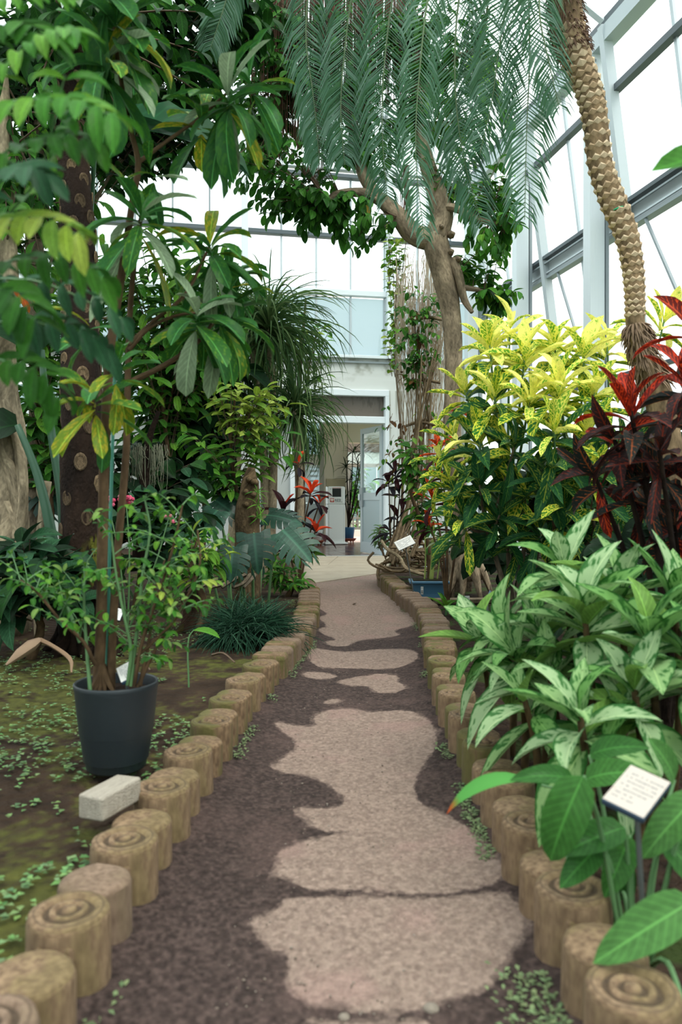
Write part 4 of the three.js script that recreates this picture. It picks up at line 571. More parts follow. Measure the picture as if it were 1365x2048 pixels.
{ // dark tree fern-like trunk with oval leaf scars
  const d = 4.55, b = onL(168, d), R = rng(304), pl = new Plant('scarred_trunk_tree', 'dark trunk covered in pale oval leaf scars', 'tree', b);
  const pts = [b.clone(), P(163, 1180, d), P(165, 1000, d), P(163, 800, d), P(160, 650, d + 0.1), P(158, 500, d + 0.2), P(150, 370, d + 0.3), P(140, 250, d + 0.4), P(132, 60, d + 0.5)], rr = [0.15, 0.135, 0.125, 0.115, 0.11, 0.1, 0.095, 0.085, 0.08];
  const mossBark = bark('#ffffff', 0.02); mossBark.map = tex(256, 512, (u, v) => { const n = fbm(u * 10, v * 10, 3, 5), m = fbm(u * 3 + 4, v * 5, 8, 4), c = fbm(u * 50, v * 80, 6, 2); return mixc(mixc([0.07, 0.05, 0.04], [0.21, 0.155, 0.12], n), mixc([0.22, 0.23, 0.08], [0.4, 0.4, 0.14], c), step(0.52, 0.6, m) * (1 - step(0.42, 0.5, v)) * step(0.38, 0.5, c)); }, { repeat: [1.2, 1 / 2.6] });
  pl.tube('trunk', pts, rr, mossBark, { seg: 14, div: 8, bump: 0.16, freq: 7, seed: 3 });
  const c = new THREE.CatmullRomCurve3(pts, false, 'centripetal'), sg = new THREE.LatheGeometry([[0, 0.1], [0.45, 0.14], [0.62, 0.1], [0.7, 0.3], [0.92, 0.28], [1, -0.3]].map(([x, y]) => new THREE.Vector2(x, y)), 12); sg.rotateX(Math.PI / 2);
  const sm_ = [bark('#85745f', 0.006), bark('#6f604e', 0.006), bark('#948168', 0.006)];
  for (let i = 0; i < 90; i++) { const t = 0.2 + 0.78 * i / 89, p = c.getPoint(t), a = i * 2.4 + R() * 0.3, r = lerp(0.135, 0.085, t) * 0.99, out = V(Math.cos(a), 0, Math.sin(a)); const o = part(pl.g, 'leaf_scar', sg, pick(sm_, R()), pl.at(p.clone().addScaledVector(out, r))); o.quaternion.copy(orient(out, V(0, 1, 0))); const s = 0.028 + R() * 0.01; o.scale.set(s, s * 1.45, s * 0.5); }
  // buttress roots and moss
  for (let i = 0; i < 7; i++) { const a = i * 0.9 + 0.3; pl.tube('root', [b.clone().add(V(Math.cos(a) * 0.08, 0.22, Math.sin(a) * 0.08)), b.clone().add(V(Math.cos(a) * 0.15, 0.08, Math.sin(a) * 0.15)), b.clone().add(V(Math.cos(a) * 0.26, -0.02, Math.sin(a) * 0.26))], [0.05, 0.045, 0.02], bk.dark, { seg: 6, bump: 0.2 }); }
  // its crown, high in the frame
  for (let i = 0; i < 22; i++) { const a = P(132, 60, d + 0.5), e = around(R, P(180, 60, d + 0.4), 1.0, 0.7, 0.7); spray(pl, a, e, R, { n: 13, len: 0.17, wid: 0.07, geos: gEll, mats: R() < 0.7 ? lm.deep : lm.mid, twig: bk.twig, r: 0.012, droop: 0.4 }); }
  pl.done();
}
{ // strangler fig with pale fused roots
  const d = 5.1, b = onL(-5, d), R = rng(305), pl = new Plant('strangler_fig', 'pale tree with fused braided trunk roots at the left edge', 'tree', b);
  pl.tube('trunk', [b.clone(), P(5, 1040, d), P(12, 900, d), P(2, 780, d), P(5, 680, d), P(18, 580, d), P(10, 400, d), P(0, 150, d)], [0.2, 0.15, 0.12, 0.085, 0.06, 0.055, 0.05], bk.pale, { seg: 16, div: 5, bump: 0.14, ridges: 7, seed: 2 });
  for (const q of [[[-20, 760], [0, 880], [25, 960], [40, 1030], [30, 1100]], [[10, 800], [38, 900], [45, 980], [38, 1060], [48, 1100]], [[-30, 860], [-5, 950], [12, 1000], [38, 1060], [40, 1100]], [[-10, 900], [20, 930], [35, 990], [30, 1090]]]) pl.tube('aerial_root', q.map(([x, y], i) => P(x, y, d - 0.1)), [0.026, 0.038, 0.042, 0.03], bk.pale, { seg: 8, bump: 0.15, seed: q[0][0] });
  for (let i = 0; i < 26; i++) { const a = P(5 + R() * 10, 560 - R() * 420, d), e = around(R, P(60, 640 - i * 18, d), 0.55, 0.3, 0.5); spray(pl, a, e, R, { n: 11, len: 0.15, wid: 0.055, geos: gLance, mats: R() < 0.6 ? lm.mid : lm.bright, twig: bk.twig, r: 0.008, droop: 0.5 }); }
  for (let i = 0; i < 5; i++) pl.leaf(P(30 + i * 9, 570 + (i % 3) * 14, d - 0.3), V(0.4, -1, 0.2), V(0, 0.4, 1), 0.09, 0.04, gEll[1], i % 2 ? leafMat('#e08a2c') : leafMat('#d96a2a'));
  pl.done();
}
{ // sawn-off branch stub
  const d = 5.0, b = onL(75, d), pl = new Plant('cut_stump', 'pale sawn-off branch stub beside the braided trunk', 'stump', b);
  pl.tube('stem', [b.clone(), P(72, 1110, d), P(84, 1050, d), P(88, 1000, d), P(94, 962, d)], [0.02, 0.018, 0.03, 0.033, 0.03], bk.pale, { seg: 10, bump: 0.15 }); pl.tube('cut_branch', path3([[88, 1000, d], [80, 980, d - 0.05], [80, 966, d - 0.07]]), [0.03, 0.024, 0.022], bk.pale, { seg: 8 });
}
{ // giant-leaved plant: green stalks and one huge dark leaf overhead
  const d = 4.9, b = onL(130, d), R = rng(306), pl = new Plant('giant_leaf_plant', 'plant with one huge dark arching leaf on smooth green stalks', 'plant', b), gm = mat('#33583f', { roughness: 0.45 });
  pl.tube('stalk', [b.clone(), P(125, 1020, d), P(105, 880, d), P(88, 760, d), P(84, 700, d)], [0.035, 0.03, 0.025, 0.018], gm, { seg: 8 }); pl.tube('stalk', [b.clone(), P(105, 1080, d - 0.1), P(75, 950, d - 0.1), P(35, 850, d - 0.1)], [0.04, 0.036, 0.028, 0.02], gm, { seg: 8 });
  pl.tube('stalk', [b.clone().add(V(0.02, 0, -0.2)), P(175, 900, d + 0.4), P(178, 500, d + 0.3), P(190, 300, d)], [0.03, 0.025, 0.02, 0.014], gm, { seg: 7 });
  const big = leafGeo('ellip', { rows: 14, bend: 0.85, fold: 0.34, wave: 0.09, cols: 2 }); pl.leaf(P(178, 262, 4.6), V(1, 0.12, 0.1), V(0.1, 0.75, 0.6), 1.0, 0.42, big, leafMat('#1f5a35', { transmission: 0.12 }));
  pl.leaf(P(84, 700, d), V(-0.5, 0.5, 0.3), V(0.3, 0.6, 0.6), 0.55, 0.3, leafGeo('heart', { rows: 8, bend: 1.2 }), lm.dark[1]); pl.leaf(P(35, 850, d), V(-0.7, -0.1, 0.3), V(0.3, 0.7, 0.6), 0.5, 0.3, leafGeo('heart', { rows: 8, bend: 1.2 }), lm.dark[0]);
  pl.done();
}
// leafy trees and shrubs behind: name, label, stem foot px, d, list of [px, py, rx, ry(m), sprays], leaf size, materials
function bush(name, label, cat, px, d, stemTo, blobs, o) {
  const b = (o.right ? onR : onL)(px, d), R = rng(o.seed), pl = new Plant(name, label, cat, b, o.group), top = P(stemTo[0], stemTo[1], d);
  const trunk = [b.clone(), b.clone().lerp(top, 0.35).add(V(0.05, 0, 0)), b.clone().lerp(top, 0.7).add(V(-0.04, 0, 0.03)), top]; pl.tube('trunk', trunk, o.rad || [0.03, 0.024, 0.016, 0.008], o.bark || bk.cane, { seg: 8, bump: 0.08 });
  const c = new THREE.CatmullRomCurve3(trunk);
  for (const [x, y, rx, ry, n, m, rz] of blobs) { const ctr = P(x, y, d); for (let i = 0; i < n; i++) { const e = around(R, ctr, rx, ry, rz || Math.min(rx, 0.6)), t = clamp((e.y - b.y) / Math.max(0.3, top.y - b.y) * 0.75 - 0.05, 0.12, 0.98), a = c.getPoint(t).lerp(e, e.distanceTo(c.getPoint(t)) > 0.6 ? 1 - 0.45 / e.distanceTo(c.getPoint(t)) : 0.2);
    spray(pl, a, e, R, { n: o.n || 9, len: o.len, wid: o.wid, geos: o.geos, mats: m || o.mats, twig: bk.twig, r: 0.005, droop: o.droop ?? 0.45, start: 0.15, lay: o.lay ?? 0.5 }); }
    if (rx > 0.3) pl.tube('branch', [c.getPoint(0.5), c.getPoint(0.6).lerp(ctr, 0.5).add(V(0, -0.06, 0)), ctr], [0.014, 0.01, 0.005], o.bark || bk.cane, { seg: 5 }); }
  return pl.done();
}
bush('broadleaf_tree', 'dense dark green tree canopy filling the upper left corner', 'tree', 60, 6.2, [90, 120], [[60, 60, 1.1, 0.55, 56], [240, 60, 0.7, 0.5, 42], [380, 130, 0.6, 0.55, 40], [120, 210, 0.9, 0.4, 36], [310, 240, 0.65, 0.35, 24], [440, 30, 0.5, 0.35, 26], [40, 350, 0.5, 0.4, 18]], { seed: 310, len: 0.2, wid: 0.09, geos: gEll, mats: [...lm.deep, lm.mid[0], lm.dark[0]], n: 11, rad: [0.12, 0.1, 0.07, 0.03], bark: bk.grey });
bush('broadleaf_shrub', 'bright green large-leaved shrub behind the scarred trunk', 'shrub', 330, 7.6, [330, 560], [[330, 530, 0.75, 0.4, 22], [260, 640, 0.7, 0.4, 22], [390, 660, 0.5, 0.4, 20], [330, 720, 0.6, 0.35, 18], [280, 790, 0.5, 0.3, 14], [90, 560, 0.7, 0.3, 12]], { seed: 311, len: 0.24, wid: 0.1, geos: gLoq, mats: [...lm.bright, ...lm.mid, lm.bright[1]], n: 10 });
bush('broadleaf_shrub', 'mid green shrub between the braided trunk and the scarred trunk', 'shrub', 90, 6.0, [90, 650], [[80, 640, 0.5, 0.35, 20], [95, 760, 0.35, 0.4, 20], [60, 860, 0.35, 0.3, 10], [110, 900, 0.3, 0.25, 8]], { seed: 312, len: 0.19, wid: 0.075, geos: gEll, mats: [...lm.mid, ...lm.bright], n: 10 });
bush('philodendron', 'dark large-leaved plant in the shade left of the strappy palms', 'plant', 400, 8.3, [400, 740], [[380, 770, 0.5, 0.35, 16], [415, 730, 0.45, 0.3, 12], [330, 890, 0.5, 0.3, 12], [420, 860, 0.35, 0.3, 9]], { seed: 313, len: 0.34, wid: 0.19, geos: gHeart, mats: [...lm.dark, lm.deep[1]], n: 7, droop: 0.9 });
bush('understory_shrub', 'dark understory foliage behind the pink flowers', 'shrub', 270, 6.3, [270, 960], [[290, 1000, 0.55, 0.3, 18], [210, 940, 0.4, 0.35, 12], [350, 960, 0.3, 0.25, 9], [250, 1080, 0.5, 0.2, 10]], { seed: 314, len: 0.2, wid: 0.1, geos: gEll, mats: [...lm.dark, ...lm.deep, lm.blue[0]], n: 9 });
bush('understory_shrub', 'dark broad foliage at the foot of the braided trunk', 'shrub', 60, 4.3, [70, 1120], [[40, 1130, 0.32, 0.16, 10], [95, 1130, 0.2, 0.2, 8], [30, 1200, 0.35, 0.12, 9], [110, 1200, 0.18, 0.1, 5]], { seed: 315, len: 0.2, wid: 0.085, geos: gLance, mats: [...lm.dark, ...lm.blue, lm.deep[0]], n: 7, droop: 0.2 });
bush('yellow_green_shrub', 'slender shrub with yellow-green leaves before the strappy palms', 'shrub', 478, 7.0, [470, 790], [[455, 785, 0.38, 0.13, 13, lm.lime], [525, 805, 0.28, 0.16, 11, lm.lime], [420, 880, 0.3, 0.14, 9, [...lm.bright, lm.lime[2]]], [540, 880, 0.28, 0.18, 9, [...lm.bright, lm.lime[2]]], [470, 940, 0.36, 0.16, 12, [...lm.bright, lm.mid[1]]], [410, 950, 0.25, 0.12, 6, lm.mid]], { seed: 316, len: 0.17, wid: 0.075, geos: gOv, n: 8, lay: 0.3 });
bush('slender_tree', 'thin bare-stemmed tree with sparse pale leaves beside the door head', 'tree', 590, 9.6, [612, 600], [[600, 660, 0.35, 0.2, 8], [640, 690, 0.25, 0.3, 7], [560, 630, 0.3, 0.2, 7], [630, 760, 0.2, 0.2, 6], [640, 640, 0.35, 0.06, 4]], { seed: 317, len: 0.12, wid: 0.06, geos: gOv, mats: [...lm.bright, lm.lime[2], lm.lime[0]], n: 6, rad: [0.045, 0.035, 0.03, 0.012], bark: bk.grey });
bush('leafy_shrub', 'pale green leafy shrub with glossy leaves behind the grass tuft', 'shrub', 575, 7.3, [575, 1120], [[560, 1140, 0.2, 0.1, 9], [590, 1165, 0.17, 0.08, 7], [540, 1160, 0.15, 0.08, 6]], { seed: 318, len: 0.11, wid: 0.034, geos: gLance, mats: [...lm.bright, ...lm.mid], n: 8, droop: 0.1 });
bush('small_leaved_plant', 'low plant with yellow-edged narrow leaves right of the potted twigs', 'plant', 395, 5.2, [395, 1080], [[395, 1080, 0.2, 0.12, 9], [430, 1110, 0.12, 0.1, 5], [385, 1140, 0.16, 0.08, 6]], { seed: 319, len: 0.13, wid: 0.035, geos: gLance, mats: [...lm.mid, lm.lime[0], lm.bright[1]], n: 7, droop: 0.5 });
// strappy ponytail palms
function ponytail(label, px, d, heads, seed) {
  const b = onL(px, d), R = rng(seed), pl = new Plant('ponytail_palm', label, 'palm', b), g = [leafGeo('strap', { asp: 0.04, bend: 1.6, rows: 7, fold: 0.3 }), leafGeo('strap', { asp: 0.04, bend: 2.1, rows: 7, fold: 0.3 }), leafGeo('strap', { asp: 0.04, bend: 2.5, rows: 8, fold: 0.3 })], m = [leafMat('#7fa565'), leafMat('#668f58'), leafMat('#98b87a'), leafMat('#557d4c')];
  for (const [hx, hy, n, l] of heads) { const h = P(hx, hy, d); pl.tube('trunk', [b.clone(), b.clone().lerp(h, 0.5).add(V(0.06, 0, 0)), h], [0.075, 0.05, 0.035], bk.pale, { seg: 8, bump: 0.1 }); rosette(pl, h, V((R() - 0.5) * 0.3, 1, 0.1), R, { n, e0: 0.15, e1: 1.9, len: l * 1.2, wid: 0.02, geos: g, mats: m, rise: 0.14, jit: 0.28, inner: 0.9 }); }
  return pl.done();
}
ponytail('tall ponytail palm with a fountain of strappy leaves right of the door view', 535, 8.8, [[538, 655, 300, 1.0], [500, 650, 100, 0.9]], 320);
ponytail('ponytail palm behind the first, strappy leaves against the end wall', 462, 9.4, [[468, 660, 260, 1.0]], 321);
ponytail('lower ponytail palm with hanging leaves beside the red crotons', 590, 8.6, [[588, 815, 220, 0.72]], 322);
// split-leaved monstera
function monsteraGeo(seed, bend) {
  const R = rng(seed), parts = [], lobes = 6;
  const strip = (pts) => { const pos = [], uv = [], idx = []; pts.forEach(([a, b], i) => { pos.push(a[0], a[1], a[2], b[0], b[1], b[2]); uv.push(0.5 + a[0] * 0.9, clamp(a[2]), 0.5 + b[0] * 0.9, clamp(b[2])); if (i) { const k = i * 2; idx.push(k - 2, k - 1, k, k - 1, k + 1, k); } }); const g = new THREE.BufferGeometry(); g.setAttribute('position', new THREE.Float32BufferAttribute(pos, 3)); g.setAttribute('uv', new THREE.Float32BufferAttribute(uv, 2)); g.setIndex(idx); return g; };
  const z0 = (t) => t, w = (t) => 0.5 * Math.pow(Math.sin(Math.PI * clamp(t * 0.86 + 0.2)), 0.55), drop = (x, z) => [x, 0.16 * Math.abs(x) - bend * z * z * 0.6 - 0.55 * x * x, z * (1 - bend * 0.12 * z)];
  for (const s of [-1, 1]) {
    parts.push(strip(Array.from({ length: 9 }, (_, i) => { const t = i / 8; return [drop(0, t), drop(s * 0.24 * Math.pow(1 - t, 0.4) * (t < 0.02 ? 1 : 1), t + 0.01)]; })));
    for (let k = 0; k < lobes; k++) {
      const a = k / lobes, b = (k + 0.97) / lobes, rows = []; const back = k === 0 ? -0.16 : 0;
      for (let i = 0; i <= 4; i++) { const u = i / 4, x = s * lerp(0.16, w((a + b) / 2) * (0.92 + R() * 0.1), u), fwd = 0.16 * u * u, nar = u > 0.9 ? 0.3 : u > 0.7 ? 0.12 : i === 1 ? 0.06 : 0.04, m = (a + b) / 2; rows.push([drop(x, lerp(a, m, nar) + fwd * (0.3 + a) + back * u), drop(x, lerp(b, m, nar) + fwd * (0.3 + a))]); }
      parts.push(strip(rows));
    }
  }
  const g = mergeGeometries(parts); g.computeVertexNormals(); return g;
}
{
  const b = onL(500, 6.6), R = rng(330), pl = new Plant('monstera', 'monstera with large split grey-green leaves over the mossy bed', 'plant', b), geos = [monsteraGeo(1, 0.35), monsteraGeo(2, 0.6), monsteraGeo(3, 0.5)], d = 6.4;
  // base of blade px, direction px, size (m)
  for (const [x, y, tx, ty, l, dd, f] of [[508, 1066, 515, 1145, 0.38, 5.9, 0.7], [467, 1093, 458, 1150, 0.33, 5.7, 0.6], [565, 1060, 620, 1110, 0.46, 6.4, 0.7], [435, 1020, 400, 1060, 0.36, 6.6, 0.6], [430, 1000, 480, 1030, 0.4, 6.8, 0.5], [535, 1030, 600, 1035, 0.4, 6.9, 0.3], [470, 985, 520, 1005, 0.34, 7.0, 0.4], [345, 985, 380, 1025, 0.4, 6.8, 0.8], [80, 960, 110, 1010, 0.45, 6.2, 0.7], [480, 1130, 440, 1160, 0.25, 6.2, 0.3], [385, 1090, 350, 1100, 0.3, 6.2, 0.3]]) {
    const p = P(x, y, dd), e = P(tx, ty, dd - 0.25 * f), dir = e.sub(p); pl.leaf(p, dir, V(R() * 0.3 - 0.15, 0.75, f + 0.15), l * 0.84, l * 0.84, pick(geos, R()), pick(lm.monstera, R()));
    const foot = b.clone().add(V((p.x - b.x) * 0.55, 0, (p.z - b.z) * 0.4)); pl.tube('stalk', [foot, foot.clone().lerp(p, 0.6).add(V((p.x - foot.x) * -0.15, 0.08, 0)), p], [0.013, 0.01, 0.007], bk.greenstem, { seg: 6 });
  }
  for (let i = 0; i < 5; i++) pl.tube('root', [P(400 + i * 22, 1175, 5.9), P(430 + i * 18, 1160 + (i % 2) * 8, 6.0), P(470 + i * 10, 1150, 6.3)], [0.012, 0.015, 0.018], bk.grey, { seg: 5 });
  pl.done();
}
{ // knobbly dead trunk
  const d = 6.7, b = onL(497, d), R = rng(331), pl = new Plant('knobbly_stump', 'knobbly brown trunk with cut branch ends above the split leaves', 'stump', b);
  pl.tube('trunk', [b.clone(), P(495, 1080, d), P(497, 1010, d), P(500, 965, d), P(503, 935, d)], [0.12, 0.105, 0.1, 0.075, 0.035], bark('#7b6a52', 0.02), { seg: 12, div: 5, bump: 0.22, freq: 5 });
  for (const [x, y] of [[490, 985], [508, 990], [488, 1010], [505, 1035], [512, 965], [498, 960]]) pl.tube('cut_branch', [P(x, y, d - 0.04), P(x + (R() - 0.5) * 12, y - 2, d - 0.13)], [0.03, 0.024], bark('#8d7a5e', 0.01), { seg: 9, div: 2 });
  for (let i = 0; i < 3; i++) rosette(pl, P(515, 985 + i * 25, d - 0.08), V(0.6, 0.6, 0.6), R, { n: 9, e0: 0.2, e1: 1.5, len: 0.14, wid: 0.012, geos: [leafGeo('strap', { asp: 0.04, bend: 1.3 })], mats: lm.bright });
  pl.done();
}
{ // dark low stump
  const d = 5.4, b = onL(395, d), pl = new Plant('mossy_stump', 'short dark brown mossy stump on the left bed', 'stump', b); pl.tube('trunk', [b.clone(), b.clone().add(V(-0.01, 0.14, 0)), b.clone().add(V(-0.05, 0.29, 0))], [0.13, 0.09, 0.075], bark('#4c3a2e', 0.02), { seg: 12, div: 5, bump: 0.2 });
  for (let i = 0; i < 5; i++) pl.tube('root', [b.clone().add(V(Math.cos(i * 1.25) * 0.07, 0.06, Math.sin(i * 1.25) * 0.07)), b.clone().add(V(Math.cos(i * 1.25) * 0.2, -0.02, Math.sin(i * 1.25) * 0.2))], [0.04, 0.012], bark('#4f4a2c', 0.02), { seg: 6 });
}
{ // hanging grey moss on a wire frame
  const d = 6.0, b = P(292, 900, d), R = rng(333), g = thing('hanging_moss', 'grey strands of moss hanging in the shade behind the potted twigs', 'moss', b); const gs = []; for (let i = 0; i < 130; i++) { const x = (R() + R() + R() - 1.5) * 0.14, z = (R() - 0.5) * 0.14, l = 0.06 + R() * R() * 0.55; gs.push(tube([V(x, 0.05 * R(), z), V(x + (R() - 0.5) * 0.05, -l * 0.5, z), V(x + (R() - 0.5) * 0.07, -l, z)], [0.003, 0.0022, 0.001], { seg: 3, div: 3, cap: false })); } part(g, 'strands', mergeGeometries(gs), mat('#7b7d66', { roughness: 1 }), null, { kind: 'stuff' }); part(g, 'branch', tube([V(-0.06, -0.85, 0), V(-0.02, -0.4, 0.02), V(0.02, 0.06, 0), V(0.1, 0.3, 0)], [0.05, 0.04, 0.03, 0.015], { seg: 8, bump: 0.2 }), bk.dark);
}
{ // pink flowers
  const d = 5.3, b = onL(255, d), R = rng(334), pl = new Plant('pink_flowering_plant', 'broad-leaved plant with pink flower clusters behind the potted stems', 'plant', b); const fm = [mat('#d7607c', { roughness: 0.8 }), mat('#c24060', { roughness: 0.8 }), mat('#e58a9c', { roughness: 0.8 })], fg = new THREE.IcosahedronGeometry(1, 0);
  for (const [x, y, n] of [[252, 998, 22], [216, 1003, 9], [338, 1035, 6]]) { const c = P(x, y, d - 0.1); pl.tube('flower_stalk', [b.clone(), b.clone().lerp(c, 0.6).add(V(0.03, 0, 0.04)), c], [0.008, 0.006, 0.004], bk.greenstem, { seg: 5 }); for (let i = 0; i < n; i++) { const o = part(pl.g, 'flower', fg, pick(fm, R()), pl.at(around(R, c, 0.055, 0.04, 0.04)), { scale: 0.012 + R() * 0.006 }); o.rotation.set(R() * 6, R() * 6, 0); } }
  for (const [x, y] of [[230, 1040], [290, 1050], [320, 1070], [265, 1010], [310, 1020], [355, 1060]]) rosette(pl, P(x, y, d + 0.1), V(0, 1, 0.3), R, { n: 7, e0: 0.5, e1: 1.7, len: 0.17, wid: 0.1, geos: gOv, mats: [...lm.blue, lm.mid[2]], rise: 0.05 });
  pl.done();
}
{ // mondo grass tuft
  const d = 4.85, b = onL(498, d), R = rng(335), pl = new Plant('grass_tuft', 'dark blue-green tuft of fine grass by the left edging', 'grass', b), g = [leafGeo('strap', { asp: 0.04, bend: 1.2, rows: 5, fold: 0.3 }), leafGeo('strap', { asp: 0.04, bend: 1.8, rows: 5, fold: 0.3 }), leafGeo('strap', { asp: 0.04, bend: 2.4, rows: 6, fold: 0.3, twist: 0.6 })], m = [leafMat('#2f5f48'), leafMat('#27523f'), leafMat('#4a7c60')];
  for (let k = 0; k < 26; k++) { const c = b.clone().add(V((R() - 0.5) * 0.2, 0.01, (R() - 0.5) * 0.18)); rosette(pl, c, V((c.x - b.x) * 3, 1, (c.z - b.z) * 3 + 0.1), R, { n: 46, e0: 0.02, e1: 0.7, len: 0.42, wid: 0.008, geos: g, mats: m, jit: 0.3, name: 'blade' }); }
  pl.done();
}
// red-leaved crotons by the door
function crotonHead(pl, p, axis, R, o) { rosette(pl, p, axis, R, { n: 12, e0: 0.2, e1: 1.9, len: 0.28, wid: 0.075, geos: gCrot, rise: 0.06, jit: 0.2, ...o }); }
const gCrot = [leafGeo('oblance', { bend: 0.35, fold: 0.3, rows: 8, wave: 0.07 }), leafGeo('lance', { bend: 0.8, fold: 0.3, rows: 8, wave: 0.06 }), leafGeo('oblance', { bend: 1.1, fold: 0.25, rows: 8, wave: 0.08 })];
{
  const d = 8.0, b = onL(600, d), R = rng(340), pl = new Plant('red_cordyline', 'plant with scarlet and dark maroon leaves beside the doorway', 'plant', b);
  for (const [x, y, n, l] of [[622, 985, 13, 0.26], [632, 1060, 11, 0.28], [598, 925, 7, 0.2], [565, 1020, 9, 0.32], [640, 1005, 6, 0.2]]) { const c = P(x, y, d); pl.tube('stem', [b.clone(), b.clone().lerp(c, 0.6).add(V(-0.03, 0, 0)), c], [0.012, 0.01, 0.007], bk.cane, { seg: 6 }); crotonHead(pl, c, V(0.1, 1, 0.25), R, { n, len: l, wid: l * 0.32, matAt: (t, R) => (x === 565 ? t < 0.1 : t < 0.42) ? pick(lm.scarlet, R()) : pick(lm.purple, R()) }); }
  pl.done();
}
{ // low mixed plants below the monstera, next to the apron
  const d = 8.1, b = onL(610, d), R = rng(341), pl = new Plant('fern_clump', 'low clump of ferny and striped leaves below the red leaves', 'plant', b); for (let i = 0; i < 9; i++) rosette(pl, around(R, P(592, 1110, d), 0.16, 0.08, 0.25), V(0.2, 1, 0.3), R, { n: 9, e0: 0.4, e1: 1.6, len: 0.22, wid: 0.03, geos: gLance, mats: [...lm.mid, lm.lime[0], lm.purple[2], lm.bright[0]] }); pl.done();
}
{ // ground cover on the moss
  const R = rng(350), g = leafGeo('ellip', { rows: 2, bend: 0.5 }), N = 12000, im = new THREE.InstancedMesh(g, leafMat('#ffffff', { map: null, transmission: 0.2, clearcoat: 0.0 }), N), m = new THREE.Matrix4(), c = new THREE.Color(); let k = 0;
  while (k < N) { const d = 0.9 + Math.pow(R(), 1.8) * 6, x = edgeL(d) - 0.09 - Math.pow(R(), 1.1) * 2.2, n = fbm(x * 1.7 + 2, d * 1.7, 3, 3); if (n < (d < 2.6 ? 0.36 : 0.42) + R() * 0.14) continue; for (let q = 0; q < 3 && k < N; q++) { const a = R() * 6.28 + q * 2.1, l = 0.012 + 0.014 * R(); m.compose(V(x, bedL(x, d) + 0.006 + R() * 0.018, -d), orient(V(Math.cos(a), 0.25, Math.sin(a)), V(0, 1, 0)), V(l * 0.75, l, l)); im.setMatrixAt(k, m); im.setColorAt(k, c.setHSL(0.25 + R() * 0.06, 0.34 + R() * 0.2, 0.1 + R() * 0.13)); k++; } }
  im.name = 'ground_cover'; tag(im, 'tiny clover-like ground cover spread over the mossy left bed', 'ground cover', null, 'stuff'); scene.add(im);
  // weeds along the foot of both edgings
  const im2 = new THREE.InstancedMesh(g, leafMat('#ffffff', { map: null, transmission: 0.2, clearcoat: 0 }), 2600); k = 0; while (k < 2600) { const left = R() < 0.35, d = left ? 1.1 + R() * 5 : 1.0 + Math.pow(R(), 1.8) * 6, x = left ? edgeL(d) + 0.085 + R() * R() * 0.05 : edgeR(d) - 0.085 - R() * R() * (d < 1.75 ? 0.13 : 0.05); if (fbm(x * 5, d * 4, left ? 5 : 9, 2) < (!left && d < 1.75 ? 0.4 : 0.62)) continue; const a = R() * 6.28, l = 0.008 + 0.012 * R(); m.compose(V(x, 0.02 + R() * 0.02, -d), orient(V(Math.cos(a), 0.5, Math.sin(a)), V(0, 1, 0)), V(l * 0.6, l, l)); im2.setMatrixAt(k, m); im2.setColorAt(k, c.setHSL(0.22 + R() * 0.05, 0.36, 0.12 + R() * 0.1)); k++; }
  im2.name = 'path_weeds'; tag(im2, 'tiny green weeds and moss along the foot of the path edging', 'weeds', null, 'stuff'); scene.add(im2);
}
{ const d = 3.75, b = onL(378, d), pl = new Plant('seedling', 'single pale stalk with one drooping green leaf on the moss', 'plant', b); pl.tube('stalk', [b.clone(), P(378, 1275, d), P(388, 1260, d)], [0.005, 0.004, 0.003], bk.greenstem, { seg: 5 }); pl.leaf(P(386, 1261, d), V(1, 0.05, 0.1), V(0, 1, 0.3), 0.14, 0.06, gEll[1], lm.bright[0]); pl.done(); }
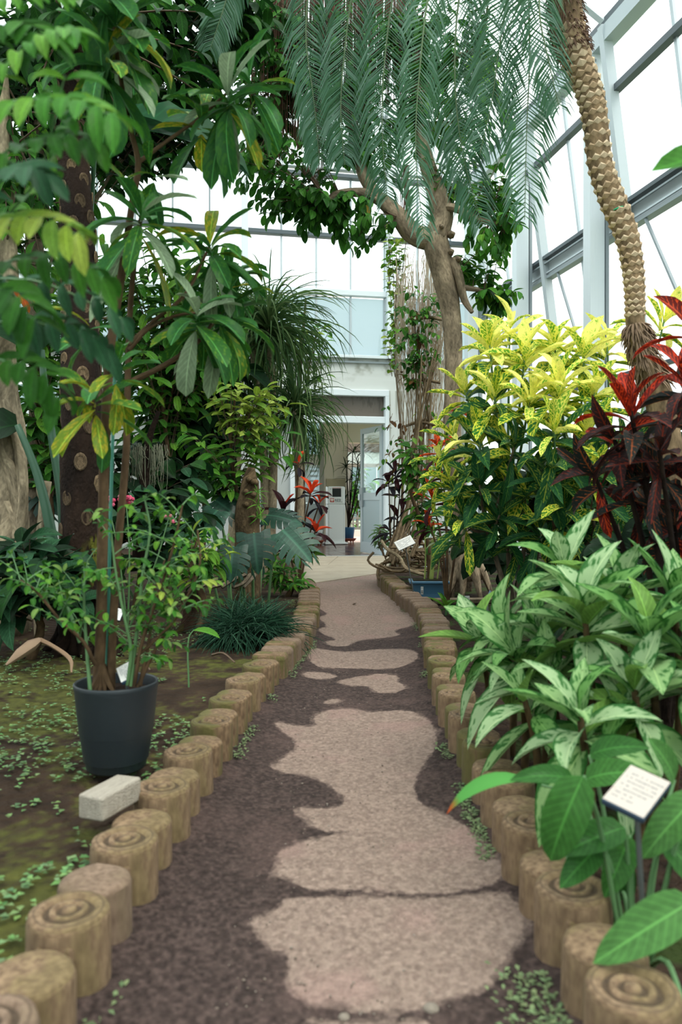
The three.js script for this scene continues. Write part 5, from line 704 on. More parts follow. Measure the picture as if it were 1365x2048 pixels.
// ---------------------------------------------------------------- plants right of the path
{ // big fig tree with aerial roots
  const d = 7.5, b = onR(936, d), R = rng(401), pl = new Plant('fig_tree', 'large leaning fig tree with forked grey-brown trunk', 'tree', b), m = [...lm.mid, ...lm.mid, lm.deep[2], lm.bright[2]];
  const limbs = [
    [[[932, 1160, d], [926, 1080, d], [908, 900, d], [905, 800, d], [908, 700, d], [902, 620, d], [890, 560, d], [876, 500, d], [868, 470, d]], [0.17, 0.115, 0.085, 0.08, 0.085, 0.095, 0.115, 0.125, 0.12], 14],
    [[[872, 480, d], [830, 470, d], [795, 430, d], [755, 395, d], [715, 385, d], [672, 390, d], [655, 402, d]], [0.11, 0.1, 0.085, 0.065, 0.045, 0.036, 0.028], 10],
    [[[755, 395, d], [728, 350, d], [712, 280, d + 0.1], [680, 180, d + 0.2], [640, 60, d + 0.3], [620, -60, d + 0.4]], [0.065, 0.055, 0.05, 0.04, 0.03], 9],
    [[[872, 480, d], [884, 430, d], [872, 380, d], [850, 310, d], [838, 200, d + 0.1], [828, 50, d + 0.2], [820, -80, d + 0.3]], [0.12, 0.11, 0.085, 0.06, 0.045, 0.03], 10],
    [[[884, 420, d], [905, 415, d - 0.1], [960, 440, d - 0.2], [1010, 450, d - 0.2]], [0.05, 0.04, 0.03, 0.015], 7],
    [[[905, 520, d - 0.05], [918, 550, d - 0.1], [930, 600, d - 0.1], [945, 625, d - 0.15]], [0.05, 0.045, 0.035, 0.02], 7], [[[925, 575, d - 0.1], [960, 580, d - 0.1], [1000, 590, d - 0.1]], [0.03, 0.022, 0.012], 6],
    [[[680, 180, d + 0.2], [600, 200, d + 0.3], [540, 260, d + 0.3]], [0.035, 0.025, 0.012], 6], [[[838, 200, d + 0.1], [900, 120, d + 0.1], [960, 100, d]], [0.04, 0.03, 0.015], 6],
  ];
  for (const [p, r, s] of limbs) pl.tube(p === limbs[0][0] ? 'trunk' : 'limb', path3(p), r, bk.ficus, { seg: s, div: 6, bump: 0.1, freq: 5, seed: p[0][0] * 0.1 });
  for (const [x0, y0, x1, y1, dd] of [[905, 1110, 905, 1192, 0], [925, 1120, 925, 1198, -0.1], [940, 1120, 962, 1195, -0.15], [948, 1110, 985, 1188, 0], [912, 1140, 893, 1192, -0.05]]) pl.tube('root', path3([[x0, y0, d + dd], [(x0 + x1) / 2 + 2, (y0 + y1) / 2, d + dd - 0.05], [x1, y1 + 4, d + dd - 0.1]]), [0.05, 0.04, 0.018], bk.ficus, { seg: 8, bump: 0.15 });
  // knots
  for (const [x, y] of [[900, 505], [915, 520], [745, 400], [880, 455], [902, 470]]) pl.tube('knot', path3([[x, y, d - 0.05], [x + 6, y - 3, d - 0.15]]), [0.04, 0.018], bk.ficus, { seg: 8, bump: 0.25 });
  // leaf clusters: px, py, spread m, sprays, attach
  const cl = [[560, 390, 0.38, 0.2, 16], [510, 340, 0.25, 0.2, 9], [620, 420, 0.35, 0.16, 12], [600, 330, 0.5, 0.25, 14], [720, 460, 0.26, 0.12, 10], [690, 420, 0.3, 0.14, 8], [640, 240, 0.7, 0.35, 14], [560, 160, 0.55, 0.45, 28], [520, 60, 0.5, 0.35, 22], [500, 230, 0.3, 0.3, 12], [700, 90, 0.6, 0.35, 20], [820, 120, 0.5, 0.4, 24], [930, 200, 0.5, 0.5, 24], [880, 40, 0.6, 0.3, 18], [770, 210, 0.4, 0.3, 14], [985, 390, 0.26, 0.25, 14], [1010, 470, 0.2, 0.2, 8], [960, 520, 0.2, 0.2, 9], [990, 590, 0.24, 0.15, 9], [770, 300, 0.4, 0.25, 8], [930, 330, 0.35, 0.3, 8]];
  const att = limbs.map(([p]) => new THREE.CatmullRomCurve3(path3(p)));
  for (const [x, y, rx, ry, n] of cl) for (let i = 0; i < n * 1.8; i++) { const e = around(R, P(x, y, d), rx, ry, 0.5); let best = null, bd = 9; for (let k = 1; k < att.length; k++) for (const t of [0.3, 0.6, 0.8, 1]) { const q = att[k].getPoint(t), dd = q.distanceTo(e); if (dd < bd) { bd = dd; best = q; } } const a = bd > 0.5 ? best.clone().lerp(e, 1 - 0.45 / bd) : best; if (i % 5 === 0 && bd > 0.5) pl.tube('branchlet', [best, best.clone().lerp(e, 0.5).add(V(0, 0.05, 0)), a], [0.014, 0.009, 0.006], bk.twig, { seg: 5, div: 2 }); spray(pl, a, e, R, { n: 8, len: 0.125, wid: 0.062, geos: gEll, mats: x > 900 ? [...lm.mid, ...lm.bright] : m, twig: bk.twig, r: 0.006, droop: 0.6 }); }
  pl.leaf(P(733, 410, d - 0.2), V(0.2, -1, 0.2), V(0, 0.3, 1), 0.11, 0.05, gEll[0], leafMat('#d8b64a'));
  // curtains of aerial roots
  const gs = []; const cur = [[520, 700, -40, 330, 60, 330], [585, 40, -40, 320, 110, 0], [545, 25, 0, 340, 70, 0], [660, 60, -40, 230, 130, 0], [730, 40, -40, 260, 90, 0], [800, 50, -40, 240, 60, 0], [620, 15, 200, 400, 14, 0], [812, 8, 330, 480, 26, 0], [785, 4, 400, 455, 10, 0], [640, 12, 60, 360, 40, 0], [700, 60, 100, 330, 40, 0]];
  for (const [x, w, y0, y1, n] of cur) for (let i = 0; i < n; i++) { const xx = w > 200 ? lerp(500, 760, R()) : x + (R() + R() - 1) * w, dd = d + 0.15 + (R() - 0.5) * 0.5, ye = y1 - R() * R() * (y1 - y0) * 0.7, a = P(xx, y0, dd), c = P(xx + (R() - 0.5) * 10, (y0 + ye) / 2, dd), e = P(xx + (R() - 0.5) * 14, ye, dd); gs.push(tube([a, c, e].map((q) => pl.at(q)), [0.006, 0.0045, 0.002], { seg: 3, div: 3, cap: false })); }
  part(pl.g, 'aerial_roots', mergeGeometries(gs), bk.root, null, { kind: 'stuff' });
  pl.done();
}
{ // dried vines on the columns by the door
  const d = 9.6, b = onR(838, d), R = rng(402), pl = new Plant('climbing_vine', 'mass of dry brown climbing vine hanging by the doorway', 'vine', b);
  const gs = []; for (let i = 0; i < 190; i++) { const x = 796 + R() * 98, y0 = 490 + R() * 140, y1 = y0 + 150 + R() * 300, dd = d + (R() - 0.5) * 0.45; const q = []; for (let k = 0; k < 5; k++) q.push(pl.at(P(x + (R() - 0.5) * 16 + (k > 2 ? (830 - x) * 0.25 : 0), lerp(y0, y1, k / 4), dd))); gs.push(tube(q, [0.0042, 0.004, 0.0035, 0.0025], { seg: 3, div: 2, cap: false })); }
  part(pl.g, 'dry_strands', mergeGeometries(gs), mat('#b3a28b', { roughness: 1 }), null, { kind: 'stuff' });
  const lm_ = [bark('#a8957a', 0.004), bark('#8f7c62', 0.004), bark('#bcab8f', 0.004)];
  for (let i = 0; i < 17; i++) { const dd = d - 0.2 - R() * 0.5, x0 = 820 + R() * 60, x1 = 815 + R() * 40, x2 = 770 + R() * 60; pl.tube('liana', path3([[x0, 640 + R() * 120, dd + 0.2], [x1 + 10, 860, dd + 0.1], [x1, 960 + R() * 30, dd], [x2 + 20, 1050 + R() * 20, dd - 0.2], [x2, 1110 + R() * 20, dd - 0.6]]), [0.005 + R() * 0.005, 0.009 + R() * 0.007, 0.01 + R() * 0.009], pick(lm_, R()), { seg: 5, div: 4, bump: 0.1 }); }
  for (let i = 0; i < 34; i++) { const cx = 790 + R() * 90, cy = 1095 + R() * 40, rx = 18 + R() * 42, ry = 8 + R() * 20, dd = 8.3 + R() * 1.0, a0 = R() * 6.28, q = []; for (let k = 0; k < 6; k++) { const a = a0 + k * 0.75; q.push(P(cx + Math.cos(a) * rx, Math.min(1142, cy + Math.sin(a) * ry), dd)); } pl.tube('liana', q, [0.009 + R() * 0.006], pick(lm_, R()), { seg: 5, div: 3 }); }
  pl.tube('liana', path3([[764, 1082, 8.6], [775, 1098, 8.4], [800, 1115, 8.2], [815, 1138, 8.0], [850, 1150, 7.9]]), [0.018], lm_[2], { seg: 6 }); pl.tube('liana', path3([[820, 1128, 8.6], [790, 1122, 8.9], [762, 1130, 9.0], [756, 1150, 8.9], [762, 1160, 8.8]]), [0.02], lm_[1], { seg: 6 });
  for (const [x, y] of [[860, 845], [845, 850], [850, 765], [860, 640], [880, 855]]) pl.tube('liana', path3([[x - 40, y + 5, d], [x - 10, y - 5, d - 0.2], [x + 30, y, d - 0.6]]), [0.014, 0.022, 0.02], lm_[0], { seg: 6, bump: 0.25 });
  for (let i = 0; i < 60; i++) { const p = P(785 + R() * 85, 590 + R() * 200, d - 0.25), e = p.clone().add(V((R() - 0.6) * 0.3, (R() - 0.6) * 0.3, 0.15)); spray(pl, p, e, R, { n: 5, len: 0.095, wid: 0.06, geos: gOv, mats: R() < 0.13 ? lm.brown : R() < 0.6 ? lm.mid : lm.bright, twig: bk.vine, r: 0.003, droop: 0.5 }); }
  for (let i = 0; i < 26; i++) { const p = P(775 + R() * 100, 780 + R() * 180, d - 0.3), e = p.clone().add(V((R() - 0.6) * 0.35, -R() * 0.3, 0.12)); spray(pl, p, e, R, { n: 3, len: 0.075, wid: 0.05, geos: gOv, mats: R() < 0.4 ? lm.brown : R() < 0.5 ? lm.lime : lm.mid, twig: bk.vine, r: 0.003, droop: 0.6 }); }
  pl.done();
}
bush('pale_creeper', 'bright yellow-green creeper against the end wall glass right of the door', 'vine', 800, 10.6, [795, 520], [[790, 520, 0.2, 0.3, 14], [795, 610, 0.2, 0.35, 14], [785, 680, 0.16, 0.25, 8], [800, 460, 0.2, 0.2, 6]], { seed: 403, right: true, len: 0.11, wid: 0.09, geos: gOv, mats: [...lm.lime, lm.bright[1]], n: 7, rad: [0.02, 0.015, 0.01] });
{ // date palm: scaly trunk and hanging fronds
  const d = 4.6, b = onR(1345, d), R = rng(404), pl = new Plant('date_palm', 'date palm with scaly curving trunk and long hanging fronds', 'palm', b);
  const tp = [[1345, 1000, d], [1335, 900, d], [1318, 790, d], [1285, 700, d], [1272, 650, d], [1271, 600, d], [1267, 540, d], [1254, 470, d], [1226, 400, d], [1202, 330, d], [1191, 240, d], [1177, 175, d], [1152, 115, d], [1136, 60, d], [1128, -30, d], [1122, -110, d]], pts = [b.clone(), ...path3(tp)], rr = [0.1, 0.09, 0.09, 0.08, 0.06, 0.055, 0.055, 0.06, 0.066, 0.073, 0.07, 0.07, 0.076, 0.084, 0.095, 0.1, 0.1];
  const trunkM = bark('#a08a6e', 0.006), scaleM = [mat('#b7a082', { roughness: 0.9 }), mat('#a98f70', { roughness: 0.9 }), mat('#c4ae90', { roughness: 0.9 })], spikeM = mat('#5b4937', { roughness: 0.9 });
  pl.tube('trunk', pts, rr, trunkM, { seg: 16, div: 6, bump: 0.05 });
  const c = new THREE.CatmullRomCurve3(pts, false, 'centripetal'), N = 200, sg = (() => { // a cut leaf base: a wide wedge with a spike
    const s = new THREE.BufferGeometry(), v = [[-1, 0, 0], [1, 0, 0], [0, 0.95, 0.02], [0, 0.45, 0.62], [-0.72, 0.12, 0.3], [0.72, 0.12, 0.3], [0, -0.42, 0.12]]; s.setAttribute('position', new THREE.Float32BufferAttribute(v.flat(), 3)); s.setAttribute('uv', new THREE.Float32BufferAttribute(v.flatMap((q) => [q[0] * 0.1, q[1] * 0.1]), 2)); s.setIndex([0, 4, 2, 4, 3, 2, 3, 5, 2, 5, 1, 2, 6, 3, 4, 6, 5, 3, 0, 6, 4, 6, 1, 5]); const q = s.toNonIndexed(); q.computeVertexNormals(); return q; })();
  const L = c.getLength(), t0 = 0.335, t1 = 0.865; let k = 0;
  for (let i = 0; k < 298; i++) { const row = Math.floor(i / 9), t = t0 + (t1 - t0) * row / 34; if (t > t1) break; const p = c.getPoint(t), tn = c.getTangent(t).normalize(), [x, y] = perp(tn), a = (i % 9) / 9 * 6.2832 + (row % 2) * 0.35 + row * 0.04, out = x.multiplyScalar(Math.cos(a)).addScaledVector(y, Math.sin(a)); const f = t * (rr.length - 1), q = Math.floor(f), r = lerp(rr[q], rr[q + 1], f - q); if (-out.z > 0.75) continue;
    const o = part(pl.g, 'leaf_base', sg, pick(scaleM, R()), pl.at(p.addScaledVector(out, r * 0.95))); o.quaternion.copy(orient(out, tn)); const s = r * 0.42; o.scale.set(s * 1.05, s * 1.15, s * 0.85); k++; }
  // hairy brown fibre at the crown and old root skirt low down
  const fib = (name, ta, tb, n, len, r0, m, dn) => { const gs = []; for (let i = 0; i < n; i++) { const t = lerp(ta, tb, R()), p = pl.at(c.getPoint(t)), tn = c.getTangent(t).normalize(), [x, y] = perp(tn), a = R() * 6.28, out = x.multiplyScalar(Math.cos(a)).addScaledVector(y, Math.sin(a)), f = t * (rr.length - 1), q = Math.floor(f), r = lerp(rr[q], rr[Math.min(q + 1, rr.length - 1)], f - q); const s = p.clone().addScaledVector(out, r * 0.95), e = s.clone().addScaledVector(out, len * (0.3 + R() * 0.4)).addScaledVector(tn, dn * len * (0.4 + R() * 0.8)); gs.push(tube([s, s.clone().lerp(e, 0.5).addScaledVector(out, len * 0.12), e], [r0, r0 * 0.8, r0 * 0.3], { seg: 4, div: 2, cap: false })); } part(pl.g, name, mergeGeometries(gs), m, null, { kind: 'stuff' }); };
  fib('crown_fibre', 0.82, 0.97, 700, 0.055, 0.0035, mat('#5d4536', { roughness: 1 }), -1); fib('root_skirt', 0.2, 0.315, 420, 0.07, 0.006, mat('#7a6450', { roughness: 1 }), -1);
  { const q = P(1240, 415, d - 0.07); part(pl.g, 'green_tie', tube([pl.at(P(1228, 420, d - 0.06)), pl.at(q), pl.at(P(1250, 412, d - 0.06))], [0.004, 0.006, 0.004], { seg: 5 }), mat('#2fae7c', { roughness: 0.4 })); }
  // fronds
  const leaflet = (R, s, l) => s; const fr = [
    [[1100, -120], [760, -330], [640, -120], [612, 60], [628, 200], [640, 330], 5.0, 0.24], [[1100, -120], [820, -300], [720, -80], [690, 100], [682, 220], [690, 330], 4.9, 0.26], [[1105, -120], [900, -260], [800, -60], [770, 120], [765, 260], [775, 400], 4.7, 0.27], [[1105, -120], [960, -230], [870, -60], [840, 140], [832, 310], [850, 480], 4.3, 0.2], [[1110, -120], [1000, -220], [930, -60], [910, 130], [925, 300], [965, 450], 4.6, 0.27], [[1110, -120], [1060, -200], [990, -60], [965, 110], [945, 240], [905, 360], 4.9, 0.27],
    [[1115, -110], [1090, -180], [1060, -40], [1060, 120], [1054, 260], [1050, 440], 4.4, 0.28], [[1115, -100], [1080, -190], [1030, -60], [1000, 90], [985, 200], [960, 310], 4.5, 0.27], [[1118, -90], [1100, -160], [1085, -60], [1080, 30], [1100, 130], [1120, 220], 4.3, 0.22], [[1100, -120], [720, -280], [560, -160], [470, -40], [440, 40], [420, 100], 5.6, 0.24],
  ];
  for (const f of fr) {
    const dd = f[6], q = f.slice(0, 6).map(([x, y], i) => P(x, y, lerp(d, dd, Math.min(1, i / 2.5)))), rach = pl.tube('frond', q, [0.011, 0.009, 0.007, 0.005, 0.003, 0.002], mat('#4a6038', { roughness: 0.6 }), { seg: 5, div: 4 }), cv = new THREE.CatmullRomCurve3(q, false, 'centripetal'), len = cv.getLength(), n = Math.floor(len / 0.025), gs = [[], [], []];
    const side0 = V(0, 0, 0).crossVectors(cv.getTangent(0.7), V(R() * 0.6 - 0.3, 0, 1)).normalize();
    for (let i = 0; i < n; i++) for (const s of [-1, 1]) {
      const t = 0.18 + 0.82 * i / n, p = cv.getPoint(t), tn = cv.getTangent(t).normalize(), sd = side0.clone().addScaledVector(tn, -side0.dot(tn)).normalize().multiplyScalar(s), l = f[7] * (0.55 + 0.6 * Math.sin(Math.PI * clamp(0.15 + 0.8 * t))) * (0.85 + R() * 0.3) * (t > 0.95 ? 0.7 : 1);
      const d0 = tn.clone().multiplyScalar(0.75 + R() * 0.25).add(sd).normalize(), d1 = d0.clone().multiplyScalar(0.7).add(V(0, -0.75, 0)).normalize(), a = p, m1 = a.clone().addScaledVector(d0, l * 0.45), e = m1.clone().addScaledVector(d1, l * 0.55), w = 0.0068, nr = V(0, 0, 0).crossVectors(d0, V(0.2, 0.5, 1)).normalize(), w1 = nr.clone().multiplyScalar(w * (0.9 + R() * 0.3)).applyAxisAngle(d0, R() * 1.0 - 0.5);
      const v = [a.clone().addScaledVector(w1, 0.4), a.clone().addScaledVector(w1, -0.4), m1.clone().add(w1), m1.clone().sub(w1), m1.clone().lerp(e, 0.5).addScaledVector(w1, 0.75), m1.clone().lerp(e, 0.5).addScaledVector(w1, -0.75), e].map((z) => pl.at(z));
      const g = new THREE.BufferGeometry(); g.setAttribute('position', new THREE.Float32BufferAttribute(v.flatMap((z) => [z.x, z.y, z.z]), 3)); g.setIndex([0, 1, 2, 1, 3, 2, 2, 3, 4, 3, 5, 4, 4, 5, 6]); g.computeVertexNormals(); gs[Math.floor(R() * 3)].push(g);
    }
    part(rach, 'leaflets', mergeGeometries(gs.filter((x) => x.length).map((x) => mergeGeometries(x)), true), lm.palm.slice(0, gs.filter((x) => x.length).length), null, { kind: 'stuff' });
  }
  pl.done();
}
{ // yellow croton, two neighbouring bushes
  const Y = lm.crotonYellow, Mx = lm.crotonMixed, Gn = lm.crotonGreen;
  const croton = (label, px, d, heads, seed) => {
    const b = onR(px, d), R = rng(seed), pl = new Plant('yellow_croton', label, 'shrub', b, 'yellow crotons');
    const forks = [0, 1, 2, 3].map((i) => P(px + (i - 1.5) * 40, 1060 - (i % 2) * 40, d + (i % 2) * 0.15)); for (const f of forks) pl.tube('stem', [b.clone(), b.clone().lerp(f, 0.5).add(V((R() - 0.5) * 0.06, 0, 0)), f], [0.022, 0.018, 0.014], bk.grey, { seg: 7 });
    for (const [x, y, dd, n, l, k] of heads) { const p = P(x, y, d + dd), f = forks.reduce((a, q) => (q.distanceTo(p) < a.distanceTo(p) ? q : a)); pl.tube('branch', [f, f.clone().lerp(p, 0.55).add(V(0, -0.04, 0)), p], [0.012, 0.009, 0.006], k === 'g' ? bk.grey : bk.greenstem, { seg: 5 });
      crotonHead(pl, p, V((x - px) * 0.0022 + (R() - 0.5) * 0.3, k === 'g' ? 0.7 : 1, 0.3 + R() * 0.2 + (k === 'g' ? 0.3 : 0)), R, { n: Math.round(n * 1.35), len: l * 1.05, wid: l * 0.3, e1: k === 'y' ? 1.6 : 2.2, rise: 0.13, matAt: (t, R) => k === 'y' ? (t < 0.72 ? pick(Y, R()) : pick(Mx, R())) : k === 'm' ? (t < 0.4 ? (R() < 0.5 ? pick(Y, R()) : pick(Mx, R())) : R() < 0.5 ? pick(Mx, R()) : pick(Gn, R())) : (R() < 0.12 ? pick(Mx, R()) : pick(Gn, R())) }); }
    return pl.done();
  };
  croton('yellow croton bush with leaves spreading toward the fig trunk', 1035, 4.9, [[980, 690, 0, 13, 0.32, 'y'], [1050, 715, -0.1, 13, 0.34, 'y'], [1020, 660, 0.3, 9, 0.3, 'y'], [930, 780, 0.1, 12, 0.3, 'm'], [990, 790, -0.2, 13, 0.33, 'm'], [1060, 800, -0.3, 13, 0.34, 'y'], [905, 870, 0.1, 11, 0.28, 'm'], [960, 880, -0.2, 12, 0.32, 'm'], [1030, 890, -0.35, 12, 0.32, 'g'], [900, 960, 0, 11, 0.28, 'm'], [960, 970, -0.2, 12, 0.32, 'g'], [930, 1040, -0.1, 12, 0.32, 'g'], [1000, 1030, -0.2, 12, 0.3, 'g'], [1050, 980, -0.1, 11, 0.3, 'g'], [1040, 1080, 0, 9, 0.28, 'g'], [880, 920, 0.1, 8, 0.24, 'm']], 410);
  croton('yellow croton bush whose crown stands before the palm trunk', 1170, 4.7, [[1110, 690, 0.2, 12, 0.32, 'y'], [1170, 700, 0, 12, 0.33, 'y'], [1215, 690, 0.3, 11, 0.32, 'y'], [1120, 770, -0.2, 13, 0.34, 'y'], [1190, 780, -0.1, 12, 0.32, 'y'], [1110, 860, -0.3, 13, 0.32, 'm'], [1175, 870, -0.2, 12, 0.32, 'm'], [1100, 940, -0.3, 12, 0.32, 'g'], [1180, 950, -0.2, 12, 0.32, 'g'], [1240, 900, 0, 10, 0.3, 'g'], [1130, 1020, -0.2, 12, 0.32, 'g'], [1210, 1020, 0, 12, 0.32, 'g'], [1080, 1060, 0, 10, 0.3, 'g'], [1160, 1090, 0.1, 10, 0.3, 'g'], [1250, 1090, 0.1, 10, 0.3, 'g'], [1330, 640, 0.4, 10, 0.3, 'y'], [1290, 1000, 0.2, 10, 0.3, 'g']], 411);
}
{ // dark red croton in the foreground
  const d = 2.95, b = onR(1330, d), R = rng(420), pl = new Plant('red_croton', 'croton with upright red leaves over dark bronze ones at right', 'shrub', b), M = (t, R) => t < 0.42 ? pick(lm.crotonRed, R()) : pick(lm.crotonDark, R());
  const H = [[1262, 822, 0, 17, 0.27, V(-0.1, 1, 0.15)], [1375, 760, 0, 16, 0.3, V(-0.25, 1, 0.2)], [1385, 660, 0.2, 9, 0.28, V(-0.5, 0.9, 0.1)], [1320, 900, -0.1, 12, 0.26, V(-0.2, 0.6, 0.5)], [1230, 880, 0.1, 10, 0.26, V(-0.5, 0.5, 0.4)], [1390, 980, 0, 10, 0.28, V(-0.5, 0.6, 0.3)], [1290, 970, 0.05, 11, 0.27, V(-0.3, 0.5, 0.6)], [1190, 950, 0.2, 9, 0.26, V(-0.5, 0.4, 0.5)], [1350, 1050, 0.05, 10, 0.28, V(-0.3, 0.5, 0.6)]];
  H.forEach(([x, y, dd, n, l, ax], i) => { const p = P(x, y, d + dd); pl.tube('stem', [b.clone(), b.clone().lerp(p, 0.55).add(V(0.05, 0, 0)), p], [0.016, 0.012, 0.008], bk.dark, { seg: 6 }); crotonHead(pl, p, ax, R, { n, len: l, wid: l * 0.27, e0: 0.12, e1: 2.2, rise: 0.12, matAt: i < 3 ? M : (t, R) => R() < 0.15 ? lm.crotonRed[0] : pick(lm.crotonDark, R()) }); });
  pl.done();
}
{ // orange-veined crotons beside the vine
  const d = 6.6, b = onR(895, d), R = rng(421), pl = new Plant('orange_croton', 'croton with orange-veined dark leaves between vine and yellow croton', 'shrub', b);
  for (const [x, y, n] of [[880, 900, 10], [866, 1000, 9], [860, 1050, 8], [880, 950, 8], [935, 830, 7]]) { const p = P(x, y, d); pl.tube('stem', [b.clone(), b.clone().lerp(p, 0.6).add(V(0.03, 0, 0)), p], [0.012, 0.009, 0.006], bk.cane, { seg: 5 }); crotonHead(pl, p, V(-0.25, 1, 0.2), R, { n, len: 0.24, wid: 0.065, matAt: (t, R) => t < 0.7 ? lm.crotonOrange[0] : lm.purple[2] }); }
  pl.done();
}
{ // dark purple-leaved shrub at the door jamb
  const d = 9.2, b = onR(785, d), R = rng(422), pl = new Plant('purple_leaved_shrub', 'shrub with near-black purple leaves beside the open door', 'shrub', b);
  for (const [x, y, n] of [[792, 950, 11], [778, 965, 9], [800, 990, 7], [780, 1060, 8], [795, 1035, 6]]) { const p = P(x, y, d); pl.tube('stem', [b.clone(), b.clone().lerp(p, 0.6), p], [0.012, 0.009, 0.006], bk.cane, { seg: 5 }); crotonHead(pl, p, V(-0.2, 1, 0.3), R, { n, len: 0.26, wid: 0.09, e0: 0.5, mats: lm.purple }); }
  pl.done();
}
bush('leafy_vine_shrub', 'arching green-leaved shrub in front of the hanging vine', 'shrub', 862, 8.1, [812, 890], [[815, 895, 0.2, 0.1, 9], [840, 930, 0.15, 0.12, 6], [850, 1000, 0.14, 0.14, 7], [835, 1040, 0.14, 0.1, 5]], { seed: 423, right: true, len: 0.16, wid: 0.055, geos: gLance, mats: [...lm.mid, lm.bright[0], lm.lime[2]], n: 6, droop: 0.7 });
bush('pale_leaved_plant', 'small plant with pale striped leaves at the door threshold', 'plant', 766, 9.6, [762, 1060], [[760, 1060, 0.12, 0.1, 7], [770, 1080, 0.1, 0.08, 5]], { seed: 424, right: true, len: 0.14, wid: 0.035, geos: gLance, mats: [leafMat('#a9cf8e'), leafMat('#86b878')], n: 6, rad: [0.01, 0.008, 0.005] });
{ // canes in the blue planter
  const d = 7.4, b = onR(858, d); b.y = 0.24; const R = rng(425), pl = new Plant('planter_canes', 'green jointed canes with sparse leaves in the blue planter', 'plant', b);
  for (const [x, y, r] of [[865, 1080, 0.02], [868, 1040, 0.014], [850, 1070, 0.008], [880, 1085, 0.007]]) { const p = P(x, y, d); const s = b.clone().add(V((x - 860) * 0.004, 0, 0)); pl.tube('cane', [s, s.clone().lerp(p, 0.5).add(V(0.01, 0, 0)), p], [r, r * 0.9, r * 0.7], mat('#8b9a4e', { roughness: 0.6 }), { seg: 7 }); spray(pl, s.clone().lerp(p, 0.4), p.clone().add(V(0.08, 0.06, 0.05)), R, { n: 7, len: 0.15, wid: 0.03, geos: gLance, mats: [...lm.mid, leafMat('#cfe0b4')], twig: bk.greenstem, r: 0.003 }); }
  pl.done();
}
{ const d = 6.2, b = onR(893, d), R = rng(426), pl = new Plant('young_aglaonema', 'young plant with upright green leaves by the right edging', 'plant', b); rosette(pl, b.clone().add(V(0, 0.06, 0)), V(0, 1, 0.1), R, { n: 9, e0: 0.2, e1: 1.4, len: 0.2, wid: 0.05, geos: gLance, mats: lm.bright }); rosette(pl, b.clone().add(V(0.12, 0.03, 0.1)), V(0, 1, 0.1), R, { n: 7, e0: 0.3, e1: 1.4, len: 0.14, wid: 0.03, geos: gLance, mats: lm.mid }); pl.tube('stem', [b.clone(), b.clone().add(V(0, 0.08, 0))], [0.012], bk.greenstem, { seg: 6 }); pl.done(); }
bush('dense_shrub', 'dense dark green shrub filling the shade behind the crotons', 'shrub', 1200, 6.2, [1200, 900], [[1080, 980, 0.5, 0.5, 16], [1220, 960, 0.5, 0.5, 16], [1360, 960, 0.5, 0.5, 16], [1150, 1100, 0.5, 0.25, 12], [1320, 1100, 0.6, 0.25, 12], [1000, 1080, 0.35, 0.3, 10]], { seed: 427, right: true, len: 0.24, wid: 0.1, geos: gEll, mats: [...lm.dark, lm.deep[1]], n: 10 });
bush('dense_shrub', 'dense dark green shrub at the far right behind the variegated leaves', 'shrub', 1360, 3.9, [1340, 1080], [[1300, 1120, 0.35, 0.2, 12], [1400, 1060, 0.35, 0.25, 12], [1200, 1160, 0.3, 0.14, 9], [1420, 1200, 0.3, 0.2, 8]], { seed: 428, right: true, len: 0.2, wid: 0.08, geos: gEll, mats: lm.dark, n: 9 });
{ // variegated aglaonema clump
  const R = rng(430), g = [leafGeo('lance', { bend: 0.3, rows: 9, fold: 0.22 }), leafGeo('lance', { bend: 0.7, rows: 9, fold: 0.25, wave: 0.04 }), leafGeo('lance', { bend: 1.1, rows: 9, fold: 0.2 })], M = (t, R) => R() < 0.12 ? lm.aglaoBack[0] : pick(lm.aglao, R());
  const clump = (label, px, d, heads) => { const b = onR(px, d), pl = new Plant('variegated_aglaonema', label, 'plant', b, 'variegated plants at the right path edge');
    for (const [x, y, dd, n, l, lean] of heads) { const p = P(x, y, d + dd), f = P(x, HY, d + dd).add(V(-lean * 0.06, 0, 0)); f.y = bedR(f.x, d + dd) - 0.02; pl.tube('stem', [f, f.clone().lerp(p, 0.5).add(V(0.02, 0, 0)), p], [0.014, 0.013, 0.009], bark('#6b5a3f', 0.006), { seg: 7, bump: 0.12, freq: 20 }); rosette(pl, p, V(lean, 1, 0.18), R, { n: n + 2, e0: 0.2, e1: 1.95, len: l * 1.1, wid: l * 0.35, geos: g, matAt: M, rise: 0.09, jit: 0.22 }); }
    return pl.done(); };
  clump('tall variegated plant with pale silvery green leaves in the middle of the right clump', 1180, 2.35, [[1170, 1230, 0, 15, 0.29, -0.15], [1240, 1180, 0.2, 13, 0.27, 0], [1080, 1260, 0.25, 12, 0.27, -0.25], [1130, 1130, 0.3, 9, 0.26, -0.2]]);
  clump('variegated plant at the right margin with broad pale leaves', 1330, 2.15, [[1300, 1280, 0, 14, 0.28, 0], [1350, 1200, 0.25, 12, 0.27, 0.1], [1270, 1380, -0.1, 10, 0.24, -0.1], [1390, 1330, 0, 11, 0.28, 0]]);
  clump('low variegated plant leaning over the right edging', 1060, 2.45, [[1030, 1310, 0.1, 13, 0.27, -0.5], [960, 1275, 0.45, 10, 0.26, -0.5], [1050, 1400, -0.1, 8, 0.24, -0.6], [1010, 1260, 0.35, 10, 0.24, -0.4], [1100, 1350, 0, 11, 0.25, -0.2]]);
  clump('short variegated plant with a rough brown stem at the front of the clump', 1165, 2.0, [[1160, 1430, -0.05, 12, 0.24, -0.25], [1240, 1450, 0.1, 9, 0.22, 0.1]]);
}
